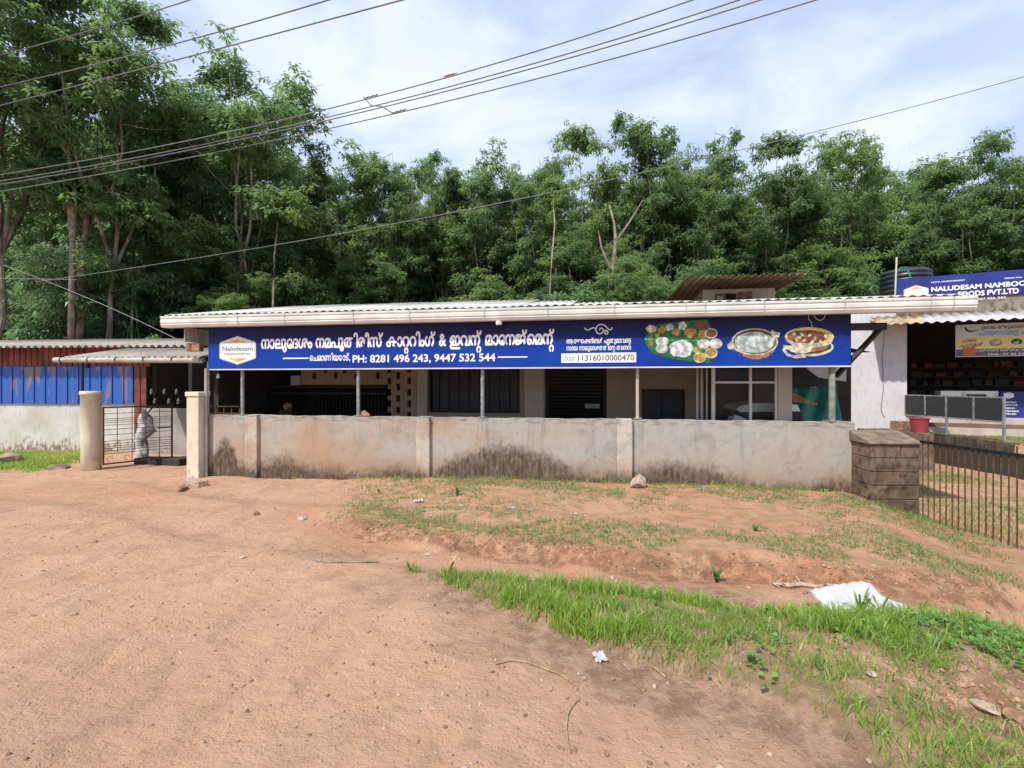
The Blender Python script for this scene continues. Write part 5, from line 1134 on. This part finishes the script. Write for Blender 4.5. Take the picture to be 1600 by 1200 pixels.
PD = tufted(scatter(-1.2, 5.2, 1.4, 4.4, 3800, f_verge, 71), 7, .035, 72); blades('verge_dry_grass', PD, .03, .13, .005, 'grass_dry', 'straw coloured dry blades mixed into the verge grass', 73, lean=1.3)
blades('verge_grass', P, .02, .12, .0055, 'grass', 'bright green grass growing along the raised verge', 3, lean=1.15, scale=.55+.9*fbm(P[:, 0]*1.6, P[:, 1]*1.6, 2)**1.5*1.6*(1-.35*sst((2.6-P[:, 1])/.6)))
edge = scatter(-1.0, 5.2, 2.9, 4.4, 26000, lambda x, y: np.exp(-((poly_sd(x, y, VERGE)-.06)/.06)**2)*(y > 3.05)*sst((fbm(x*3, y*3, 2)-.4)/.2), 5)
P = tufted(edge[:520], 8, .02, 6); blades('verge_edge_grass', P, .06, .17, .008, 'grass', 'taller grass tufts on the far lip of the verge', 7, lean=.7)
def f_bank(x, y):
    s = poly_sd(x, y, BANK); sn = fbm(x*1.5+3, y*1.5+7, 3); return np.clip(sst((s-.06)/.2)*(.28+.95*np.exp(-((s-.6)/.6)**2))*sst((sn-.38)/.18)*sst((x+3.2)/2), 0, 1)
P = tufted(scatter(-3.5, 6.2, 4.0, 9.0, 14000, lambda x, y: f_bank(x, y)*.75, 11), 8, .035, 12)
P = P[(P[:, 1] < 8.42-.1607*P[:, 0])]
blades('bank_grass', P, .015, .075, .006, 'grass_dry', 'short thin grass scattered over the earth bank', 13, lean=1.1)
P = tufted(scatter(-4.6, 5.1, 7.4, 9.2, 5200, lambda x, y: np.exp(-(((8.42-.1607*x)-y)/.12)**2)*((8.42-.1607*x) > y)*sst((fbm(x*2.3, y*2.3, 2)-.45)/.15), 14), 7, .025, 15); P = P[(P[:, 1] < 8.42-.1607*P[:, 0])]
blades('wall_foot_grass', P, .02, .09, .008, 'grass', 'thin grass growing along the foot of the compound wall', 16)
fl = lambda x, y: sst((y-9.75-(fbm(x*1.5, y*1.5, 2)-.5)*1.2)/.4)*sst((-9.55-x-.35*(y-10.3))/.3)
P = tufted(scatter(-16, -8.5, 9.2, 12.8, 9000, fl, 17), 5, .04, 18); blades('left_lawn_grass', P, .03, .10, .012, 'grass', 'bright grass patch below the whitewashed shed wall', 19)
def f_yard(x, y): return np.clip(.85*sst((fbm(x*.9, y*.9+4, 3)-.42)/.15)+.9*sst((y-9.5)/2), 0, 1)*(x < 10.35)*(x > 6.0)
P = tufted(scatter(6.0, 10.35, 6.2, 12.6, 5200, f_yard, 20), 6, .04, 21); blades('yard_grass', P, .02, .09, .009, 'grass_dry', 'patchy grass in the yard beyond the iron gate', 22)
P = tufted(scatter(10.6, 15, 9.4, 13, 5200, lambda x, y: np.ones_like(x)*(y > 9.6)*(y < 18.0-.507*x-.45), 23), 5, .04, 24); blades('terrace_grass', P, .02, .07, .01, 'grass_dry', 'yellowish grass on the terrace in front of the shop', 25)
P = tufted(scatter(5.1, 6.3, 6.0, 7.3, 260, lambda x, y: np.exp(-((y-(7.05-.25*(x-5.4)))/.12)**2), 26), 9, .03, 27); P = P[(P[:, 1] < 7.1)]; blades('pillar_foot_grass', P, .03, .10, .008, 'grass', 'grass tufts round the foot of the block pillar', 28)
# broad leaved weeds
def weeds(name, P, rad, mat, lab, seed, kind='stuff', nl=7, up=.08):
    g = np.random.default_rng(seed); n = len(P); z = H(P[:, 0], P[:, 1]); C = np.stack([P[:, 0], P[:, 1], z], 1)[:, None, :]
    a = g.random((n, nl))*6.283; ln = rad*g.uniform(.4, 1, (n, nl)); hh = up*g.uniform(.2, 1, (n, nl)); d = np.stack([np.cos(a), np.sin(a), np.zeros_like(a)], -1); s_ = np.stack([-np.sin(a), np.cos(a), g.uniform(-.4, .4, a.shape)], -1)
    B = C+d*ln[..., None]*.35; B[..., 2] += hh*.7; T_ = C+d*ln[..., None]; T_[..., 2] += hh*g.uniform(.5, 1.2, a.shape); mid = (B+T_)/2; mid[..., 2] += ln*.12; w_ = ln*.28
    V = np.stack([B, mid+s_*w_[..., None], T_, mid-s_*w_[..., None]], 2).reshape(-1, 3); N = n*nl
    return mkobj(name, mesh_np(name, V, np.arange(N*4).reshape(N, 4), dict(tint=np.repeat(g.random(N), 4))), M[mat], label=lab, kind=kind)
fw = lambda x, y: sst((poly_sd(x, y, VERGE)-.03)/.1)*(.12+.88*sst((x-1.8)/1.2))*sst((y-2.3)/.5)*.6*sst((fbm(x*2+5, y*2, 2)-.36)/.15)
weeds('verge_weeds', scatter(1.0, 5.2, 2.3, 3.6, 2600, fw, 31), .075, 'weed', 'low broad leaved weeds among the verge grass', 32)
weeds('bank_weeds', scatter(-3, 5.5, 4.3, 8.0, 2600, f_bank, 33), .04, 'weed', 'tiny creeping weeds on the earth bank', 34, up=.02)
weeds('verge_leaf_litter', scatter(-.5, 5, 1.6, 3.9, 900, lambda x, y: f_verge(x, y)*.7, 35), .05, 'grass_dry', 'withered leaves caught in the verge grass', 36, up=.03, nl=3)
def small_plant(px_, py_, h, mat, lab, n=7, seed=0, z0=-.05, wdt=.012):
    x, y = G(px_, py_, z0); z = zH(x, y); rt = empty('small_plant', (x, y, z), 0, label=lab, cat='plant'); rr = random.Random(seed)
    for k in range(n):
        a = rr.random()*6.28; l = h*rr.uniform(.3, .7); hh = h*rr.uniform(.5, 1); m = MB(); c_, s_ = math.cos(a), math.sin(a); w_ = wdt
        P_ = [(0, 0), (l*.3, hh*.55), (l*.7, hh*.9), (l, hh)]; vs = []
        for i, (q_, zz2) in enumerate(P_): ww = w_*(.5, 1, .8, .05)[i]; vs += [(c_*q_-s_*ww, s_*q_+c_*ww, zz2), (c_*q_+s_*ww, s_*q_-c_*ww, zz2)]
        m.add(vs, [(0, 1, 3, 2), (2, 3, 5, 4), (4, 5, 7, 6)]); o = m.build('leaf', M[mat], rt)
    return rt
small_plant(715, 783, .14, 'leaf_bright', 'yellow green seedling on the bank near the middle of the wall', 8, 1, -.15, .02)
small_plant(641, 888, .10, 'grass', 'lone grass tuft at the left tip of the drain', 9, 2)
small_plant(703, 898, .20, 'dry', 'dry yellow stalk at the left end of the verge', 6, 3)
small_plant(1180, 830, .10, 'leaf_bright', 'bright leafed weed halfway up the earth bank', 7, 4, -.05, .025)
small_plant(1120, 905, .12, 'weed', 'small green weed on the scarp left of the pale root', 8, 5, -.1, .02)
small_plant(1345, 975, .24, 'grass', 'tall grass tuft growing in front of the white sack', 12, 6, -.05, .008)
small_plant(1375, 978, .24, 'grass', 'tall dark grass blades at the right of the white sack', 9, 16, -.05, .008)
small_plant(1205, 968, .10, 'weed', 'dark leafed weed left of the white sack', 10, 7, -.05, .03)
small_plant(1175, 1048, .06, 'leaf_bright', 'round leafed weed at the bare edge of the verge', 6, 8, 0, .022)
small_plant(1440, 965, .22, 'grass_dry', 'thin pale shoots standing right of the white sack', 5, 9, -.05, .005)
small_plant(592, 775, .10, 'grass', 'grass tuft on the bank below the wall near the second pilaster', 10, 10, -.15, .008)
small_plant(948, 762, .12, 'weed', 'round weed at the wall foot left of the big stone', 10, 12, -.17, .03)
# ------------------------------------------------------------------ stones, litter, sticks
def st(px_, py_, wpx, mat, seed, lab, zr=.6, z0=-.05, nm='stone', sub=2, cat='stone'):
    x, y = G(px_, py_, z0); s = wpx*y/F/2; z = zH(x, y); return rock(nm, x, y, z+s*zr*.45, s, s*.8, s*zr, mat, seed, seed*1.1, sub, label=lab, cat=cat)
st(997, 772, 36, 'palestone', 1, 'largest loose laterite stone at the foot of the wall beside a pilaster', .85, -.15)
st(283, 762, 30, 'laterite', 2, 'flat stone nearest the road at the square gate pillar', .4, -.15)
st(400, 806, 13, 'laterite', 4, 'reddish stone on the dirt left of the bank', .7, -.13)
st(472, 812, 20, 'palestone', 5, 'flat pale stone where the bank begins', .3, -.13)
st(898, 1061, 13, 'laterite', 6, 'brown stone at the tip of the curved stick', .7, 0)
st(861, 1062, 11, 'palestone', 7, 'whitish pebble under the curved stick', .7, 0)
st(914, 1046, 10, 'palestone', 8, 'round pale pebble just right above the curved stick tip', .8, 0)
st(959, 1047, 9, 'laterite', 9, 'dark pebble below the crumpled white paper', .7, 0)
st(1024, 1058, 12, 'palestone', 10, 'pale pebble at the edge of the verge soil', .7, 0)
st(725, 1192, 18, 'palestone', 11, 'grey stone half cut off by the bottom edge of the picture', .8, 0)
st(1122, 1183, 18, 'palestone', 12, 'smooth pale stone near the bottom edge by the verge', .6, 0)
st(948, 1166, 11, 'laterite', 13, 'brown pebble near the bottom edge below the pale strand', .7, 0)
st(316, 1141, 11, 'palestone', 14, 'pale stone in the lower left of the dirt road', .6, 0)
st(114, 959, 12, 'palestone', 15, 'pale flat stone far left on the dirt road', .5, -.05)
st(380, 872, 14, 'palestone', 16, 'flat whitish stone on the road below the reddish stone', .3, -.1)
st(148, 846, 12, 'laterite', 17, 'dark clod on the road below the round pillar', .6, -.1)
st(1360, 1068, 22, 'palestone', 18, 'pale flat clod on the bare verge soil', .35, 0)
st(1540, 1092, 45, 'palestone', 19, 'large pale flat stone in the bare verge soil at the right', .3, 0)
st(1590, 1112, 40, 'laterite', 20, 'half buried stone at the right edge of the verge soil', .4, 0)
st(1170, 920, 16, 'laterite', 22, 'brown clod at the scarp foot left of the pale root', .4, -.1)
st(957, 909, 12, 'palestone', 23, 'pale chip lying in the drain bed', .5, -.12)
st(1357, 1183, 11, 'palestone', 24, 'tan pebble near the bottom edge in front of the verge', .6, 0)
def brick(px_, py_, wpx, hpx, lab, seed, z0=-.15):
    x, y = G(px_, py_, z0); s = wpx*y/F/2; h = hpx*y/F; z = zH(x, y); o = MB().box(-s, s, -.09, .09, -.01, h).build('kerb_block', M['palestone'], None, bevel=.012, label=lab, cat='block'); o.location = (x, y, z); o.rotation_euler = (0, 0, math.radians(seed)); return o
brick(307, 757, 40, 9, 'worn stone block lying against the square gate pillar', -30)
st(8, 722, 46, 'palestone', 30, 'pale boulder on the grass at the left edge of the picture', .5, -.17)
st(92, 731, 40, 'concrete_old', 31, 'low heap of broken concrete in the grass beside the round pillar', .25, -.17)
# paper scraps
def scrap(px_, py_, wpx, lab, seed, z0=-.05, asp=.7):
    x, y = G(px_, py_, z0); s = wpx*y/F/2; g = random.Random(seed); n = 7; vs = []; fs = []; z = zH(x, y)
    for i in range(n):
        for j in range(n):
            u, v = i/(n-1)*2-1, j/(n-1)*2-1; r_ = 1-.25*g.random(); vs.append((u*s*r_, v*s*asp*r_, .006+g.random()*s*.35))
    fs = [(i*n+j, (i+1)*n+j, (i+1)*n+j+1, i*n+j+1) for i in range(n-1) for j in range(n-1)]
    o = MB().add(vs, fs).build('paper_scrap', M['paper'], None, label=lab, cat='litter'); o.location = (x, y, z); o.rotation_euler = (0, 0, g.random()*3); return o
scrap(937, 1012, 30, 'crumpled white paper at the near edge of the verge grass', 1, 0)
scrap(655, 794, 20, 'pale blue white scrap on the bank below the second pilaster', 2, -.13)
scrap(697, 793, 10, 'tiny white scrap beside the larger one on the bank', 3, -.13); scrap(720, 797, 9, 'second tiny scrap on the bank near the seedling', 4, -.13)
scrap(800, 799, 11, 'small white scrap on the middle of the bank', 5, -.12); scrap(828, 803, 9, 'white fleck on the bank right of the middle', 6, -.12)
scrap(668, 869, 9, 'white chip in the narrow start of the drain', 7, -.1); scrap(900, 809, 9, 'white fleck on the bank above the licence strip', 8, -.1)
# white sack on the verge
x, y = G(1335, 972, -.03); z = zH(x, y)
ws = empty('plastic_sack', (x+.17, y+.0, z), 0, label='white woven plastic sack lying folded at the far edge of the verge', cat='sack')
k_ = y/F*1.12; out = [(-70, 32), (-66, 38), (0, 52), (12, 50), (30, 30), (60, 8), (82, 0)]; vs = []; fs = []; nn = 26; mm = 9; g = random.Random(5)
for i in range(nn+1):
    px__ = -70+152*i/nn; top = np.interp(px__, [o_[0] for o_ in out], [o_[1] for o_ in out])*k_*.82
    for j in range(mm+1):
        t = j/mm; hgt = top*math.sin(min(1, t*1.45)*math.pi/2)*(1 if t < .72 else 1-(t-.72)*1.6); hgt *= (.86 if t < .6 else 1)
        vs.append((px__*k_+.012*math.sin(t*7+i*.7), -.10+t*.42, max(.004, hgt*(1+.05*math.sin(i*1.7+j*2.1)))+.006*math.sin(i*.9+j*1.3)))
fs = [(i*(mm+1)+j, (i+1)*(mm+1)+j, (i+1)*(mm+1)+j+1, i*(mm+1)+j+1) for i in range(nn) for j in range(mm)]
o = MB().add(vs, fs).build('sheet', M['sackcloth'], ws, smooth=True); sm = o.modifiers.new('s', 'SOLIDIFY'); sm.thickness = .006
def stick(pts, rr_, lab, mat='dry', z0=-.03, nm='stick', up=.008, twigs=0):
    W_ = [];
    for px_, py_ in pts: x, y = G(px_, py_, z0); W_.append(Vector((x, y, zH(x, y)+up)))
    if len(W_) > 3: W_ = [Vector((w.x, w.y, .5*w.z+.25*W_[max(i-1, 0)].z+.25*W_[min(i+1, len(W_)-1)].z)) for i, w in enumerate(W_)]
    root = empty(nm, W_[0], 0, label=lab, cat='stick'); m = MB().tube([p-W_[0] for p in W_], rr_, 6); g = random.Random(len(pts))
    for t in range(twigs):
        p = W_[g.randrange(len(W_))]-W_[0]; m.tube([p, p+Vector((g.uniform(-.1, .1), g.uniform(-.1, .1), g.uniform(0, .05)))], .005, 4)
    m.build('stem', M[mat], root); return root
stick([(774, 1031), (800, 1025), (825, 1028), (850, 1037), (872, 1046), (885, 1054), (893, 1061)], .004, 'thin curved dry stick on the dirt below the verge')
stick([(903, 1070), (905, 1080), (893, 1092), (887, 1105), (885, 1125), (888, 1150), (892, 1168)], .0035, 'pale straw strand trailing below the curved stick', z0=0)
stick([(484, 868), (490, 873), (510, 876), (540, 875), (565, 874), (592, 873)], .008, 'long dark stick at the narrow start of the drain', 'bark', -.08)
stick([(1208, 914), (1232, 917), (1252, 914), (1275, 918), (1295, 917), (1315, 925), (1340, 936)], .018, 'pale gnarled root lying at the scarp foot above the sack', 'palestone', -.1, 'root', .02, 14)
stick([(1475, 892), (1485, 900), (1497, 909)], .008, 'short pale twig on the slope near the iron gate', 'dry', -.25)
stick([(1020, 1028), (1040, 1045)], .005, 'short straight twig at the verge foot', 'dry', 0)
stick([(1530, 1110), (1550, 1122), (1565, 1140)], .008, 'dry twig over the dark hollow in the verge', 'dry', 0, up=.04)
M['fallen_leaf'] = simple('fallen_leaf', (0.30, 0.20, 0.10), .8, .3, 20)
# gravel and clods: nobody could count them
M['soil_crumb'] = simple('soil_crumb', (0.33, 0.19, 0.12), .95, .25, 40); M['soil_chip'] = simple('soil_chip', (0.36, 0.25, 0.18), .95, .25, 30)
def pebbles(name, P, smin, smax, mat, lab, seed):
    g = np.random.default_rng(seed); n = len(P); base = np.array([(1, 0, 0), (-1, 0, 0), (0, 1, 0), (0, -1, 0), (0, 0, 1), (.6, .6, .6), (-.6, .6, .55), (.6, -.6, .5), (-.6, -.6, .6)], float)
    tri = np.array([(0, 5, 7), (5, 4, 7), (0, 2, 5), (2, 6, 5), (5, 6, 4), (2, 1, 6), (6, 1, 8), (6, 8, 4), (1, 3, 8), (8, 3, 7), (8, 7, 4), (3, 0, 7)])
    s = smin+(smax-smin)*g.random(n)**3; V = base[None]*g.uniform(.7, 1.2, (n, 9, 1))*s[:, None, None]; V[..., 2] *= g.uniform(.4, .9, n)[:, None]; V[..., 1] *= g.uniform(.6, 1, n)[:, None]
    a = g.random(n)*6.28; c, s_ = np.cos(a)[:, None], np.sin(a)[:, None]; x = V[..., 0]*c-V[..., 1]*s_; y = V[..., 0]*s_+V[..., 1]*c; V[..., 0] = x+P[:, 0:1]; V[..., 1] = y+P[:, 1:2]; V[..., 2] += H(P[:, 0], P[:, 1])[:, None]-.001
    Fq = (tri[None]+(np.arange(n)*9)[:, None, None]).reshape(-1, 3); return mkobj(name, mesh_np(name, V.reshape(-1, 3), Fq), M[mat], label=lab, kind='stuff')
dens = lambda x, y: np.clip(sst((fbm(x*1.3+2, y*1.6, 3)-.42)/.2)*.85+.15, 0, 1)
pebbles('gravel', scatter(-6, 4, 1.7, 9, 12000, lambda x, y: dens(x, y)*np.clip(1.8/y, .2, 1), 41), .002, .017, 'palestone', 'fine pale gravel strewn over the dirt', 42)
pebbles('dirt_clods', scatter(-6, 5, 1.7, 9, 13000, lambda x, y: dens(x+5, y)*np.clip(2.4/y, .25, 1), 43), .0025, .018, 'soil_crumb', 'small brown crumbs of soil over the dirt', 44)
pebbles('stone_chips', scatter(-6, 4, 1.7, 9, 6000, lambda x, y: dens(x-3, y+2)*np.clip(2/y, .2, 1), 61), .003, .017, 'soil_chip', 'brownish grey stone chips lying on the dirt', 62)
pebbles('scarp_clods', scatter(-2.5, 5, 3.8, 6.5, 14000, lambda x, y: np.exp(-((poly_sd(x, y, BANK)-.12)/.13)**2), 45), .004, .025, 'scarp' if 'scarp' in M else 'laterite', 'crumbled soil along the cut edge of the bank', 46)
weeds('dry_leaves', scatter(-5, 2.5, 1.8, 8.5, 420, lambda x, y: dens(x, y)*np.clip(2.2/y, .3, 1), 81), .035, 'fallen_leaf', 'brown fallen leaves and twigs lying on the dirt', 82, up=.008, nl=2)
pebbles('verge_clods', scatter(.8, 3.2, 1.9, 2.8, 3500, lambda x, y: (poly_sd(x, y, PATCH) > -.08)*1.0, 47), .004, .022, 'laterite', 'red crumbled soil in the bare part of the verge', 48)
pebbles('bank_litter', scatter(-3, 6, 4.5, 9, 5000, lambda x, y: (poly_sd(x, y, BANK) > .1)*.7*(y < 8.35-.1607*x), 49), .004, .016, 'dry', 'dry leaf crumbs scattered over the bank', 50)
